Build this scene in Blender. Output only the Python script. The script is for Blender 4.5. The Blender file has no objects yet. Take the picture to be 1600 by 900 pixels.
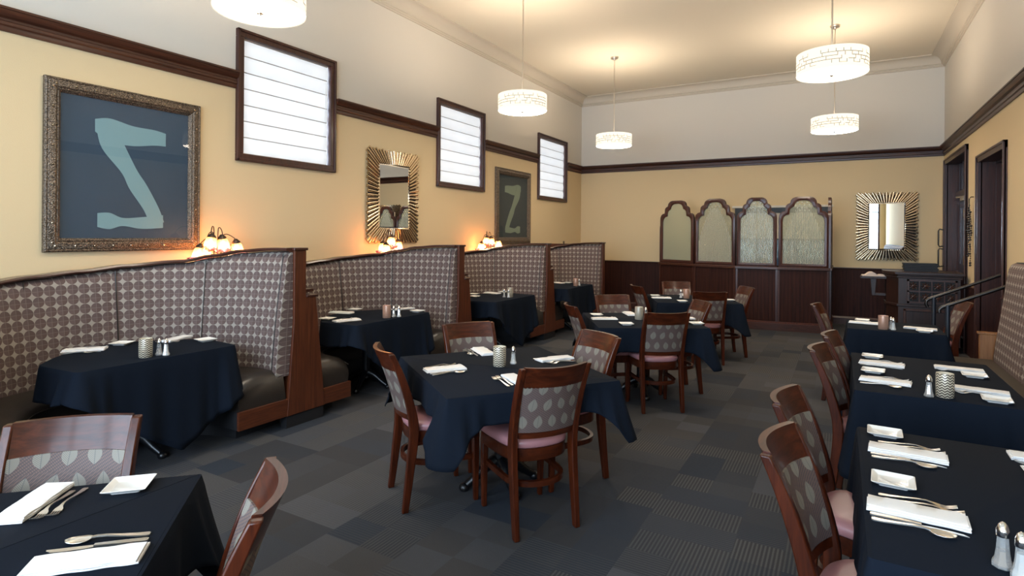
import bpy, bmesh, math, random
from mathutils import Vector, Matrix
random.seed(7)
scene = bpy.context.scene
COL = scene.collection
PI = math.pi

# ------------------------------------------------------------------ materials
class E:
    """small expression builder over shader math nodes"""
    def __init__(s, nt, sock): s.nt, s.s = nt, sock
    def _op(s, op, *o):
        n = s.nt.nodes.new('ShaderNodeMath'); n.operation = op
        for i, a in enumerate((s,) + o):
            if isinstance(a, E): s.nt.links.new(a.s, n.inputs[i])
            else: n.inputs[i].default_value = a
        return E(s.nt, n.outputs[0])
    def __add__(s, o): return s._op('ADD', o)
    def __sub__(s, o): return s._op('SUBTRACT', o)
    def __mul__(s, o): return s._op('MULTIPLY', o)
    def __truediv__(s, o): return s._op('DIVIDE', o)
    def floor(s): return s._op('FLOOR')
    def fract(s): return s._op('FRACT')
    def abs(s): return s._op('ABSOLUTE')
    def sin(s): return s._op('SINE')
    def sqrt(s): return s._op('SQRT')
    def gt(s, o): return s._op('GREATER_THAN', o)
    def lt(s, o): return s._op('LESS_THAN', o)
    def mx(s, o): return s._op('MAXIMUM', o)
    def mn(s, o): return s._op('MINIMUM', o)
    def mod(s, o): return s._op('FLOORED_MODULO', o)

def new_mat(name):
    m = bpy.data.materials.new(name); m.use_nodes = True
    nt = m.node_tree; b = nt.nodes['Principled BSDF']
    return m, nt, b

def simple(name, col, rough=.5, metal=0., coat=0., spec=.5, sheen=0., bump=None):
    m, nt, b = new_mat(name)
    b.inputs['Base Color'].default_value = (*col, 1)
    b.inputs['Roughness'].default_value = rough
    b.inputs['Metallic'].default_value = metal
    b.inputs['Coat Weight'].default_value = coat
    b.inputs['Coat Roughness'].default_value = .12
    b.inputs['Specular IOR Level'].default_value = spec
    b.inputs['Sheen Weight'].default_value = sheen
    if bump:
        noise_bump(nt, b, *bump)
    return m

def noise_bump(nt, b, scale, strength, dist=.002):
    tc = nt.nodes.new('ShaderNodeTexCoord'); n = nt.nodes.new('ShaderNodeTexNoise')
    n.inputs['Scale'].default_value = scale; n.inputs['Detail'].default_value = 3
    bp = nt.nodes.new('ShaderNodeBump'); bp.inputs['Strength'].default_value = strength
    bp.inputs['Distance'].default_value = dist
    nt.links.new(tc.outputs['Object'], n.inputs['Vector'])
    nt.links.new(n.outputs['Fac'], bp.inputs['Height']); nt.links.new(bp.outputs[0], b.inputs['Normal'])

def mixcol(nt, fac, a, bb):
    n = nt.nodes.new('ShaderNodeMix'); n.data_type = 'RGBA'
    if isinstance(fac, E): nt.links.new(fac.s, n.inputs[0])
    else: n.inputs[0].default_value = fac
    for k, v in ((6, a), (7, bb)):
        if isinstance(v, tuple): n.inputs[k].default_value = (*v, 1)
        else: nt.links.new(v, n.inputs[k])
    return n.outputs[2]

def coords(nt, kind='Object'):
    tc = nt.nodes.new('ShaderNodeTexCoord'); sp = nt.nodes.new('ShaderNodeSeparateXYZ')
    nt.links.new(tc.outputs[kind], sp.inputs[0])
    return E(nt, sp.outputs[0]), E(nt, sp.outputs[1]), E(nt, sp.outputs[2]), tc.outputs[kind]

def wood(name, dark, light, scale, rough=.3, coat=.35):
    """streaky stained wood; small scale runs along the grain"""
    m, nt, b = new_mat(name)
    tc = nt.nodes.new('ShaderNodeTexCoord'); mp = nt.nodes.new('ShaderNodeMapping')
    mp.inputs['Scale'].default_value = scale
    n = nt.nodes.new('ShaderNodeTexNoise'); n.inputs['Scale'].default_value = 1.; n.inputs['Detail'].default_value = 6
    n.inputs['Roughness'].default_value = .65; n.inputs['Distortion'].default_value = .4
    r = nt.nodes.new('ShaderNodeValToRGB')
    r.color_ramp.elements[0].position = .32; r.color_ramp.elements[0].color = (*dark, 1)
    r.color_ramp.elements[1].position = .7; r.color_ramp.elements[1].color = (*light, 1)
    L = nt.links.new
    L(tc.outputs['Object'], mp.inputs[0]); L(mp.outputs[0], n.inputs['Vector']); L(n.outputs['Fac'], r.inputs[0])
    L(r.outputs[0], b.inputs['Base Color'])
    b.inputs['Roughness'].default_value = rough; b.inputs['Coat Weight'].default_value = coat
    b.inputs['Coat Roughness'].default_value = .15
    return m

DK, LT = (.028, .007, .004), (.085, .024, .010)
M = {}
M['trim_y'] = wood('stained trim along room', (.030, .008, .004), (.092, .028, .012), (40, 2, 40), .4, .08)
M['trim_x'] = wood('stained trim across room', (.026, .007, .0035), (.070, .021, .010), (2, 40, 40), .4, .05)
M['trim_z'] = wood('stained trim upright', (.024, .006, .004), (.068, .018, .010), (40, 40, 2), .38, .1)
M['chair'] = wood('cherry stained chair wood', (.024, .0042, .0014), (.088, .0165, .0042), (45, 45, 4), .32, .22)
M['chair_x'] = wood('cherry stained chair wood across', (.024, .0042, .0014), (.088, .0165, .0042), (4, 45, 45), .32, .22)
for k_ in ('chair', 'chair_x'): M[k_].node_tree.nodes['Principled BSDF'].inputs['Specular IOR Level'].default_value = .28
M['booth'] = wood('mahogany booth panel', (.045, .010, .0035), (.125, .031, .0095), (60, 60, 3), .4, .08)
M['booth_y'] = wood('mahogany booth base', (.045, .010, .0035), (.125, .031, .0095), (60, 4, 60), .4, .08)
M['cap'] = wood('dark cap rail wood', (.028, .008, .005), (.075, .022, .012), (25, 4, 40), .3, .4)
M['oak'] = wood('honey oak', (.20, .075, .020), (.33, .14, .045), (60, 60, 4), .4, .2)
M['dark'] = simple('dark toe kick and seat base shade', (.006, .006, .008), .7)
M['hollow'] = simple('dark plywood', (.03, .02, .014), .8)
M['leather'] = simple('dark brown leather', (.022, .017, .014), .36, bump=(60, .25))
M['banq'] = simple('brown leather', (.045, .035, .024), .42, bump=(60, .25))
M['vinyl'] = simple('mauve seat vinyl', (.40, .185, .195), .38, bump=(90, .12))
M['cloth'] = simple('black cotton cloth', (.0058, .0092, .0165), .88, spec=.10, sheen=.0, bump=(300, .12))
M['napkin'] = simple('white linen', (.82, .80, .78), .85, spec=.2)
M['china'] = simple('white china', (.86, .84, .79), .12, coat=.3)
M['steel'] = simple('flatware steel', (.86, .83, .78), .28, 1.)
M['chrome'] = simple('chrome', (.8, .8, .8), .12, 1.)
M['nickel'] = simple('brushed nickel', (.62, .55, .46), .3, 1.)
M['iron'] = simple('black enamelled iron', (.005, .005, .006), .35, coat=.15)
M['bronze'] = simple('dark bronze', (.06, .045, .035), .4, .8)
M['rail'] = simple('dark metal rail', (.05, .045, .042), .3, .9)
M['post'] = simple('blue black painted post', (.010, .014, .022), .45)
M['brass'] = simple('brass hinge', (.65, .42, .16), .25, 1.)
M['silver_frame'] = simple('champagne silver leaf', (.62, .50, .35), .22, 1.)
M['mirror'] = simple('mirror silvering', (.90, .91, .90), .0, 1.)
M['bevel'] = simple('mirror bevel', (.93, .94, .95), .02, 1.)
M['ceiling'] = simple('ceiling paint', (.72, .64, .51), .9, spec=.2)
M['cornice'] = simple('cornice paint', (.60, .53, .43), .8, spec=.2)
M['blackbook'] = simple('black menu cover', (.006, .006, .007), .45)
M['paper'] = simple('book paper', (.62, .50, .42), .8)
M['artframe'] = None
M['salt'] = simple('salt', (.85, .85, .85), .8)
M['pepper'] = simple('pepper', (.22, .17, .13), .9)
M['cream'] = simple('cream upper wall paint', (.68, .635, .56), .9, spec=.2, bump=(140, .3, .002))
M['yellow'] = simple('butter yellow wall paint', (.66, .51, .305), .88, spec=.2, bump=(140, .35, .002))
M['steel_dark'] = simple('door closer', (.35, .33, .30), .35, 1.)
M['darkglass'] = simple('tinted bead', (.012, .010, .012), .15)
M['host'] = wood('near black host stand wood', (.012, .004, .003), (.034, .010, .006), (40, 40, 2), .45, .0)
M['slab'] = wood('dark door slab', (.016, .005, .010), (.038, .011, .016), (50, 50, 2), .3, .5)

def art_frame_mat():
    m, nt, b = new_mat('ornate pewter frame')
    tc = nt.nodes.new('ShaderNodeTexCoord'); v = nt.nodes.new('ShaderNodeTexVoronoi'); v.inputs['Scale'].default_value = 110
    r = nt.nodes.new('ShaderNodeValToRGB')
    r.color_ramp.elements[0].color = (.40, .31, .225, 1); r.color_ramp.elements[1].color = (.085, .064, .048, 1)
    r.color_ramp.elements[1].position = .6
    bp = nt.nodes.new('ShaderNodeBump'); bp.inputs['Strength'].default_value = .8; bp.inputs['Distance'].default_value = .006; bp.invert = True
    L = nt.links.new
    L(tc.outputs['Object'], v.inputs['Vector']); L(v.outputs['Distance'], r.inputs[0]); L(r.outputs[0], b.inputs['Base Color'])
    L(v.outputs['Distance'], bp.inputs['Height']); L(bp.outputs[0], b.inputs['Normal'])
    b.inputs['Metallic'].default_value = .7; b.inputs['Roughness'].default_value = .38
    return m
M['artframe'] = art_frame_mat()

def upholstery():
    m, nt, b = new_mat('circle and star upholstery')
    u, v, _, _ = coords(nt, 'UV')
    p = .073
    fx = (u / p).fract() - .5; fy = (v / p).fract() - .5
    d = (fx * fx + fy * fy).sqrt()
    disc = d.lt(.492)
    half = fx.gt(0.)
    quarter = fy.gt(0.)
    line = (fx.abs().lt(.018)).mx(fy.abs().lt(.018))
    tone = mixcol(nt, half, (.112, .072, .064), (.130, .088, .080))
    tone = mixcol(nt, quarter * .35, tone, (.088, .064, .062))
    tone = mixcol(nt, line * .45, tone, (.27, .225, .19))
    c = mixcol(nt, disc, (.315, .275, .235), tone)
    nt.links.new(c, b.inputs['Base Color'])
    b.inputs['Roughness'].default_value = .75; b.inputs['Specular IOR Level'].default_value = .25
    noise_bump(nt, b, 350, .15)
    return m
M['uph'] = upholstery()

def leaf_fabric():
    m, nt, b = new_mat('leaf pattern fabric')
    u, v, _, _ = coords(nt, 'UV')
    cw, ch = .078, .092
    row = (v / ch).floor()
    uu = u / cw + row.mod(2.) * .5
    col = uu.floor()
    rnd = ((col * 12.9 + row * 78.2).sin() * 437.5).fract()
    a = (uu.fract() - .5) * cw; bb = ((v / ch).fract() - .5) * ch
    t = (rnd - .5) * .9
    ar = a + bb * t * .8; br = bb - a * t * .8
    w = (br * br) * (-1. / (.037 ** 2)) + 1.
    asym = br * (-6.) + 1.
    leaf = (ar.abs() / .023).lt(w * asym)
    vein = ((br - ar.abs() * .9) * 1100.).sin().gt(.25)
    rib = ar.abs().lt(.0012)
    lc = mixcol(nt, vein, (.225, .198, .158), (.155, .135, .108))
    lc = mixcol(nt, rib, lc, (.12, .11, .10))
    hatch = (((u * row.mod(2.) * 2. - u) + v * .8) * 900.).sin().gt(.1)
    h2 = ((u * .9 + v * 1.3) * 420.).sin().gt(.55)
    bg = mixcol(nt, hatch, (.150, .092, .074), (.094, .062, .054))
    bg = mixcol(nt, h2, bg, (.068, .052, .054))
    c = mixcol(nt, leaf, bg, lc)
    nt.links.new(c, b.inputs['Base Color']); b.inputs['Roughness'].default_value = .7
    return m
M['leaf'] = leaf_fabric()

def carpet():
    m, nt, b = new_mat('carpet planks')
    x, y, z, o = coords(nt)
    cwx = .46
    col = (x / cwx).floor()
    off = ((col * 37.7).sin() * 91.3).fract()
    cy = y / .62 + off
    row = cy.floor()
    r1 = ((col * 12.98 + row * 78.23).sin() * 4375.8).fract()
    r2 = ((col * 39.3 + row * 11.1).sin() * 2375.8).fract()
    # inner sub-blocks of a plank
    sx = ((x / cwx).fract() * 2.).floor(); sy = (cy.fract() * 3.).floor()
    r3 = ((col * 7.1 + row * 3.3 + sx * 21.7 + sy * 5.9).sin() * 1375.2).fract()
    stripe_x = ((x * (2 * PI / .019)).sin()) * .5 + .5
    stripe_y = ((y * (2 * PI / .019)).sin()) * .5 + .5
    pick = r3.gt(.5)
    st = stripe_x * pick + stripe_y * (pick * -1. + 1.)
    on = r2.gt(.48)
    st = (st.gt(.55)) * on
    n = nt.nodes.new('ShaderNodeTexNoise'); n.inputs['Scale'].default_value = 230; n.inputs['Detail'].default_value = 2
    nt.links.new(o, n.inputs['Vector'])
    nz = E(nt, n.outputs['Fac'])
    base = mixcol(nt, r1, (.027, .034, .047), (.086, .086, .094))
    base = mixcol(nt, r3 * .7, base, (.052, .047, .044))
    base = mixcol(nt, st * (r3 * .45 + .12), base, (.122, .118, .114))
    base = mixcol(nt, nz * nz * .55, base, (.024, .026, .030))
    nt.links.new(base, b.inputs['Base Color'])
    b.inputs['Roughness'].default_value = .95; b.inputs['Specular IOR Level'].default_value = .15
    bp = nt.nodes.new('ShaderNodeBump'); bp.inputs['Strength'].default_value = .35; bp.inputs['Distance'].default_value = .003
    nt.links.new((nz + st * .6).s, bp.inputs['Height']); nt.links.new(bp.outputs[0], b.inputs['Normal'])
    return m
M['carpet'] = carpet()

def beadboard(name, axis, dark, light):
    m = wood(name, dark, light, (30, 30, 1.5), .6, .0)
    nt = m.node_tree; b = nt.nodes['Principled BSDF']; b.inputs['Specular IOR Level'].default_value = .2
    x, y, z, o = coords(nt)
    c = (x, y)[axis]
    g = ((c / .058).fract() - .5).abs().lt(.06)
    src = b.inputs['Base Color'].links[0].from_socket
    nt.links.new(mixcol(nt, g * .75, src, (.006, .002, .002)), b.inputs['Base Color'])
    bp = nt.nodes.new('ShaderNodeBump'); bp.inputs['Strength'].default_value = .6; bp.inputs['Distance'].default_value = .004; bp.invert = True
    nt.links.new(g.s, bp.inputs['Height']); nt.links.new(bp.outputs[0], b.inputs['Normal'])
    return m
M['bead_x'] = beadboard('beadboard across room', 0, (.018, .0045, .0026), (.047, .0115, .006))
M['bead_y'] = beadboard('beadboard along room', 1, (.016, .005, .006), (.042, .013, .010))

def emit_shade():
    """pale drum glass lit from inside, overlaid with a thin staggered metal lattice"""
    m, nt, b = new_mat('lit drum glass')
    u, v, _, _ = coords(nt, 'UV')
    band = v.gt(.035) * v.lt(.165)
    rv = v / .033; row = rv.floor()
    cu = u / .062 + ((row * 12.7).sin() * 43.7).fract(); iu = cu.floor()
    r1 = ((iu * 12.98 + row * 78.2).sin() * 437.5).fract(); r2 = ((iu * 39.3 + row * 11.1).sin() * 237.5).fract()
    fac = ((cu.fract().lt(.10) * r1.gt(.30)).mx(rv.fract().lt(.19) * r2.gt(.34))) * band
    b.inputs['Base Color'].default_value = (.45, .37, .28, 1); b.inputs['Roughness'].default_value = .4
    em = nt.nodes.new('ShaderNodeEmission'); em.inputs['Color'].default_value = (1., .86, .66, 1); em.inputs['Strength'].default_value = PEND
    mx = nt.nodes.new('ShaderNodeMixShader')
    nt.links.new(fac.s, mx.inputs[0]); nt.links.new(em.outputs[0], mx.inputs[1]); nt.links.new(b.outputs[0], mx.inputs[2])
    nt.links.new(mx.outputs[0], nt.nodes['Material Output'].inputs[0])
    return m
PEND = .72
M['drum'] = emit_shade()

def emission(name, col, st):
    m = bpy.data.materials.new(name); m.use_nodes = True; nt = m.node_tree
    nt.nodes.remove(nt.nodes['Principled BSDF'])
    em = nt.nodes.new('ShaderNodeEmission'); em.inputs[0].default_value = (*col, 1); em.inputs[1].default_value = st
    nt.links.new(em.outputs[0], nt.nodes['Material Output'].inputs[0]); return m
M['diffuser'] = emission('lit lamp diffuser', (1., .87, .70), 14.)
M['lampglow'] = emission('open lamp top', (1., .85, .68), 19.)
M['bulb'] = emission('lit bulb', (1., .62, .28), 30.)

def glassmix(name, parts):
    """parts: list of (weight, node type, colour, roughness)"""
    m = bpy.data.materials.new(name); m.use_nodes = True; nt = m.node_tree
    nt.nodes.remove(nt.nodes['Principled BSDF'])
    cur, tot = None, 0.
    for w, typ, c, r in parts:
        n = nt.nodes.new(typ); n.inputs['Color'].default_value = (*c, 1)
        if 'Roughness' in n.inputs: n.inputs['Roughness'].default_value = r
        tot += w
        if cur is None: cur = n.outputs[0]; continue
        mx = nt.nodes.new('ShaderNodeMixShader'); mx.inputs[0].default_value = w / tot
        nt.links.new(cur, mx.inputs[1]); nt.links.new(n.outputs[0], mx.inputs[2]); cur = mx.outputs[0]
    nt.links.new(cur, nt.nodes['Material Output'].inputs[0]); return m, cur
T_, G_, D_, TL_ = 'ShaderNodeBsdfTransparent', 'ShaderNodeBsdfGlossy', 'ShaderNodeBsdfDiffuse', 'ShaderNodeBsdfTranslucent'
M['window_glass'] = glassmix('window glass', [(.93, T_, (.97, .98, .98), 0), (.07, G_, (1, 1, 1), .0)])[0]
M['reflection_pane'] = glassmix('added pane for window reflections', [(.9, TL_, (.055, .065, .072), 0), (.1, G_, (1, 1, 1), .1)])[0]
M['art_glass'] = glassmix('picture glazing', [(.984, T_, (1, 1, 1), 0), (.016, G_, (1, 1, 1), .0)])[0]
M['blind'] = glassmix('sheer white blind fabric', [(.30, TL_, (.35, .305, .27), 0), (.70, D_, (.80, .77, .74), 0)])[0]
M['blind_fold'] = glassmix('blind fold tape', [(.10, TL_, (.22, .17, .14), 0), (.90, D_, (.42, .35, .30), 0)])[0]
M['tulip'] = glassmix('amber tulip glass', [(.62, TL_, (.95, .42, .16), 0), (.28, T_, (1., .62, .34), 0), (.10, G_, (1, 1, 1), .15)])[0]
M['tulip_rim'] = glassmix('violet tulip rim glass', [(.50, TL_, (.42, .15, .22), 0), (.30, T_, (.62, .35, .42), 0), (.20, G_, (1, 1, 1), .1)])[0]
M['shaker_glass'] = glassmix('shaker glass', [(.55, T_, (.92, .93, .92), 0), (.20, G_, (1, 1, 1), .03), (.25, D_, (.72, .72, .70), 0)])[0]

def etched():
    m, cur = glassmix('etched screen glass', [(.50, T_, (.83, .87, .80), 0), (.28, D_, (.46, .44, .34), 0), (.004, G_, (.95, .97, .95), .02)])
    nt = m.node_tree
    u, v, _, _ = coords(nt, 'UV')
    s = ((u / .024).fract() - .5).abs().lt(.17)
    arch = (u * u * 5.5 + v * 1.).lt(.86)
    fac = s * arch * v.lt(.86)
    scroll = ((u * 90.).sin() * (v * 80.).sin()).gt(.55) * v.gt(.80) * v.lt(.93) * u.abs().lt(.12)
    fac = (fac.mx(scroll)) * .4
    d = nt.nodes.new(D_); d.inputs[0].default_value = (.62, .62, .55, 1)
    mx = nt.nodes.new('ShaderNodeMixShader'); nt.links.new(fac.s, mx.inputs[0]); nt.links.new(cur, mx.inputs[1]); nt.links.new(d.outputs[0], mx.inputs[2])
    nt.links.new(mx.outputs[0], nt.nodes['Material Output'].inputs[0])
    return m
M['etched'] = etched()
M['plain_glass'] = glassmix('plain screen glass', [(.42, T_, (.83, .87, .80), 0), (.42, D_, (.50, .48, .34), 0), (.04, G_, (.95, .97, .95), .02)])[0]

def weave(name, c1, c2):
    m, nt, b = new_mat(name)
    u, v, _, _ = coords(nt, 'UV')
    z = ((u * 11.).fract() - .5).abs() * 1.3
    s = ((v * 9. + z).fract() - .5).abs().lt(.26)
    nt.links.new(mixcol(nt, s, c2, c1), b.inputs['Base Color'])
    bp = nt.nodes.new('ShaderNodeBump'); bp.inputs['Strength'].default_value = .7; bp.inputs['Distance'].default_value = .003
    nt.links.new(s.s, bp.inputs['Height']); nt.links.new(bp.outputs[0], b.inputs['Normal'])
    b.inputs['Metallic'].default_value = .25; b.inputs['Roughness'].default_value = .3
    return m
M['weave'] = weave('silver gold woven glass', (.78, .70, .54), (.07, .045, .03))
M['weave_lamplit'] = weave('copper woven glass', (.78, .48, .35), (.14, .06, .035))  # silver weave with warm lamplight put into its colours

def art_mat():
    m, nt, b = new_mat('slate blue picture ground')
    n = nt.nodes.new('ShaderNodeTexNoise'); n.inputs['Scale'].default_value = 3
    nt.links.new(mixcol(nt, E(nt, n.outputs['Fac']), (.012, .036, .066), (.018, .048, .086)), b.inputs['Base Color'])
    b.inputs['Roughness'].default_value = .7
    return m
M['art'] = art_mat()
M['art_pale'] = simple('pale blue picture shape', (.15, .27, .30), .7, bump=(40, .4))
M['art2'] = simple('slate grey picture ground', (.020, .032, .036), .7)
M['art2_pale'] = simple('pale green picture shape', (.17, .21, .15), .7)

# ------------------------------------------------------------------ mesh helpers
def obj(name, bm, mats, parent=None, smooth=None, bevel=0., loc=None):
    me = bpy.data.meshes.new(name)
    bmesh.ops.recalc_face_normals(bm, faces=bm.faces[:])
    bm.to_mesh(me); bm.free()
    for m in (mats if isinstance(mats, (list, tuple)) else [mats]): me.materials.append(m)
    o = bpy.data.objects.new(name, me); COL.objects.link(o)
    if parent: o.parent = parent
    if loc: o.location = loc
    if smooth is not None:
        for p in me.polygons: p.use_smooth = True
        try: me.set_sharp_from_angle(angle=math.radians(smooth))
        except Exception: pass
    if bevel:
        md = o.modifiers.new('Bevel', 'BEVEL'); md.width = bevel; md.segments = 2; md.limit_method = 'ANGLE'; md.angle_limit = math.radians(40)
    return o

def tag(o, label, cat, group=None):
    o['label'] = label; o['category'] = cat
    if group: o['group'] = group
    return o

def thing(name, label, cat, loc=(0, 0, 0), rz=0., group=None):
    o = bpy.data.objects.new(name, None); COL.objects.link(o)
    o.location = loc; o.rotation_euler = (0, 0, rz); o.empty_display_size = .1
    return tag(o, label, cat, group)

def struct(name, bm, mats, parent=None, **k):
    o = obj(name, bm, mats, parent, **k)
    if parent is None: o['kind'] = 'structure'
    return o

def box(bm, x0, x1, y0, y1, z0, z1, mi=0, mat=None):
    vs = [bm.verts.new(Vector(p)) for p in ((x0, y0, z0), (x1, y0, z0), (x1, y1, z0), (x0, y1, z0), (x0, y0, z1), (x1, y0, z1), (x1, y1, z1), (x0, y1, z1))]
    if mat is not None:
        for v in vs: v.co = mat @ v.co
    for q in ((3, 2, 1, 0), (4, 5, 6, 7), (0, 1, 5, 4), (1, 2, 6, 5), (2, 3, 7, 6), (3, 0, 4, 7)):
        f = bm.faces.new([vs[i] for i in q]); f.material_index = mi
    return vs

def prism(bm, poly, lo, hi, fn, mi=0):
    """extrude 2D polygon; fn(a,b,c) -> xyz with c in (lo,hi)"""
    A = [bm.verts.new(fn(a, b, lo)) for a, b in poly]; B = [bm.verts.new(fn(a, b, hi)) for a, b in poly]
    n = len(poly)
    fs = [bm.faces.new(A[::-1]), bm.faces.new(B)]
    for i in range(n): fs.append(bm.faces.new((A[i], A[(i + 1) % n], B[(i + 1) % n], B[i])))
    for f in fs: f.material_index = mi

def grid(bm, rows, closed_u=False, mi=0, uvs=None, flip=False):
    """rows: list of lists of points -> quads"""
    V = [[bm.verts.new(p) for p in r] for r in rows]
    lay = bm.loops.layers.uv.verify() if uvs else None
    nu = len(rows[0])
    for j in range(len(rows) - 1):
        for i in range(nu if closed_u else nu - 1):
            k = (i + 1) % nu
            ids = ((j, i), (j, k), (j + 1, k), (j + 1, i))
            try: f = bm.faces.new([V[a][b] for a, b in ids])
            except ValueError: continue
            f.material_index = mi
            if uvs:
                for l, (a, b) in zip(f.loops, ids): l[lay].uv = uvs[a][b]
    return V

def lathe(bm, prof, n=24, mat=None, mi=0, cap=True):
    rows = []
    for r, z in prof:
        rows.append([Vector((r * math.cos(2 * PI * i / n), r * math.sin(2 * PI * i / n), z)) for i in range(n)])
    if mat is not None: rows = [[mat @ p for p in r] for r in rows]
    V = grid(bm, rows, True, mi)
    if cap:
        for r in (V[0][::-1], V[-1]):
            try: f = bm.faces.new(r); f.material_index = mi
            except ValueError: pass
    return V

def tube(bm, pts, rad, n=8, mi=0, cap=True):
    pts = [Vector(p) for p in pts]; rows = []
    up = Vector((0, 0, 1))
    prev = None
    for i, p in enumerate(pts):
        t = (pts[min(i + 1, len(pts) - 1)] - pts[max(i - 1, 0)]).normalized()
        if prev is None:
            a = t.cross(up if abs(t.z) < .9 else Vector((1, 0, 0))).normalized()
        else:
            a = (prev - t * prev.dot(t)).normalized()
        prev = a; b = t.cross(a)
        r = rad[i] if isinstance(rad, (list, tuple)) else rad
        rows.append([p + a * r * math.cos(2 * PI * k / n) + b * r * math.sin(2 * PI * k / n) for k in range(n)])
    V = grid(bm, rows, True, mi)
    if cap:
        for r in (V[0][::-1], V[-1]):
            f = bm.faces.new(r); f.material_index = mi

def sweep_rect(bm, pts, ws, mi=0, dirs=None):
    """bar with rectangular section; ws: (wx, wy) per point, section in the horizontal plane"""
    rows = []
    for (x, y, z), (wx, wy) in zip(pts, ws):
        rows.append([Vector((x + sx * wx / 2, y + sy * wy / 2, z)) for sx, sy in ((-1, -1), (1, -1), (1, 1), (-1, 1))])
    V = grid(bm, rows, True, mi)
    for r in (V[0][::-1], V[-1]): bm.faces.new(r).material_index = mi

def ribbon(bm, pts, nor, hw, hz, mi=0, closed=False):
    """bar along a horizontal path: nor = horizontal normals, hw half width, hz half height"""
    rows = [[p + n * hw + Vector((0, 0, hz)), p + n * hw - Vector((0, 0, hz)), p - n * hw - Vector((0, 0, hz)), p - n * hw + Vector((0, 0, hz))] for p, n in zip(pts, nor)]
    V = grid(bm, rows, True, mi)
    if not closed:
        for r in (V[0][::-1], V[-1]): bm.faces.new(r).material_index = mi

def catmull(P, n):
    out = []
    m = len(P) - 1
    for i in range(n + 1):
        t = i / n * m; k = min(int(t), m - 1); f = t - k
        p0, p1, p2, p3 = (P[max(k - 1, 0)], P[k], P[k + 1], P[min(k + 2, m)])
        out.append(tuple(.5 * ((2 * b) + (-a + c) * f + (2 * a - 5 * b + 4 * c - d) * f * f + (-a + 3 * b - 3 * c + d) * f ** 3) for a, b, c, d in zip(p0, p1, p2, p3)))
    return out

def lerp_table(T, x):
    if x <= T[0][0]: return T[0][1]
    for (a, va), (b, vb) in zip(T, T[1:]):
        if x <= b:
            f = (x - a) / (b - a); f = f * f * (3 - 2 * f)
            return va + (vb - va) * f
    return T[-1][1]

class Proto:
    """first placing uses the original; later ones copy the thing, its parts and their sub-parts"""
    def __init__(s, root): s.root, s.used = root, False
    def place(s, loc, rz, label, cat, group=None):
        r = s.root
        if s.used:
            r = s.root.copy(); COL.objects.link(r)
            for ch in list(s.root.children):
                c = ch.copy(); COL.objects.link(c); c.parent = r
                for g in list(ch.children):
                    d = g.copy(); COL.objects.link(d); d.parent = c
        s.used = True
        r.location = loc; r.rotation_euler = (0, 0, rz)
        tag(r, label, cat, group)
        return r

B = bmesh.new
# ------------------------------------------------------------------ room
XL, XR, YB, YF, ZC = -5.10, 1.496, 12.036, -2.6, 4.64
ZP = 3.02      # paint change behind the picture rail
bm = B(); box(bm, XL - .3, XR + 1.2, YF - .3, YB + 1.2, -.15, 0); struct('floor', bm, M['carpet'])
bm = B(); box(bm, XL - .3, XR + .3, YF - .3, YB + .3, ZC, ZC + .15); struct('ceiling', bm, M['ceiling'])

def wall(name, fn, a0, a1, z1, holes, thick=.2):
    """fn(a, depth, z) -> xyz; holes: (a0,a1,z0,z1)"""
    bm = B()
    A = sorted({a0, a1, *[h[0] for h in holes], *[h[1] for h in holes]}); Z = sorted({0., ZP, z1, *[h[2] for h in holes], *[h[3] for h in holes]})
    for i in range(len(A) - 1):
        for j in range(len(Z) - 1):
            ac, zc = (A[i] + A[i + 1]) / 2, (Z[j] + Z[j + 1]) / 2
            if any(h[0] < ac < h[1] and h[2] < zc < h[3] for h in holes): continue
            vs = [bm.verts.new(fn(a, 0., z)) for a, z in ((A[i], Z[j]), (A[i + 1], Z[j]), (A[i + 1], Z[j + 1]), (A[i], Z[j + 1]))]
            f = bm.faces.new(vs); f.material_index = 0 if zc > ZP else 1
    for h in holes:   # reveals
        c = [(h[0], h[2]), (h[1], h[2]), (h[1], h[3]), (h[0], h[3])]
        for k in range(4):
            (a, z), (b, w) = c[k], c[(k + 1) % 4]
            f = bm.faces.new([bm.verts.new(p) for p in (fn(a, 0, z), fn(b, 0, w), fn(b, thick, w), fn(a, thick, z))]); f.material_index = 0
    # outer skin
    for i in range(len(A) - 1):
        for j in range(len(Z) - 1):
            ac, zc = (A[i] + A[i + 1]) / 2, (Z[j] + Z[j + 1]) / 2
            if any(h[0] < ac < h[1] and h[2] < zc < h[3] for h in holes): continue
            bm.faces.new([bm.verts.new(fn(a, thick, z)) for a, z in ((A[i], Z[j]), (A[i + 1], Z[j]), (A[i + 1], Z[j + 1]), (A[i], Z[j + 1]))])
    me_o = struct(name, bm, [M['cream'], M['yellow']])
    return me_o

WIN = [(3.50, 4.75), (6.68, 7.95), (9.87, 11.20)]
WZ0, WZ1 = 2.255, 3.54
wall('wall_left', lambda a, d, z: (XL - d, a, z), YF, YB, ZC, [(a + .05, b - .05, WZ0 + .05, WZ1 - .05) for a, b in WIN])
DOOR1, DOOR2 = (9.88, 11.82, 2.85), (7.75, 9.18, 2.59)
wall('wall_right', lambda a, d, z: (XR + d, a, z), YF, YB, ZC, [(DOOR1[0] + .06, DOOR1[1] - .06, 0, DOOR1[2] - .06), (DOOR2[0] + .06, DOOR2[1] - .06, 0, DOOR2[2] - .06)], .15)
PASS = (-1.75, -.25, .95, 1.50)
wall('wall_back', lambda a, d, z: (a, YB + d, z), XL, XR, ZC, [PASS], .2)
FW = [(-4.7, -2.75, .5, 3.9), (-2.55, -.6, .5, 3.9), (-.4, 1.3, .5, 3.9)]
wall('wall_front', lambda a, d, z: (a, YF - d, z), XL, XR, ZC, FW, .2)

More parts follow.
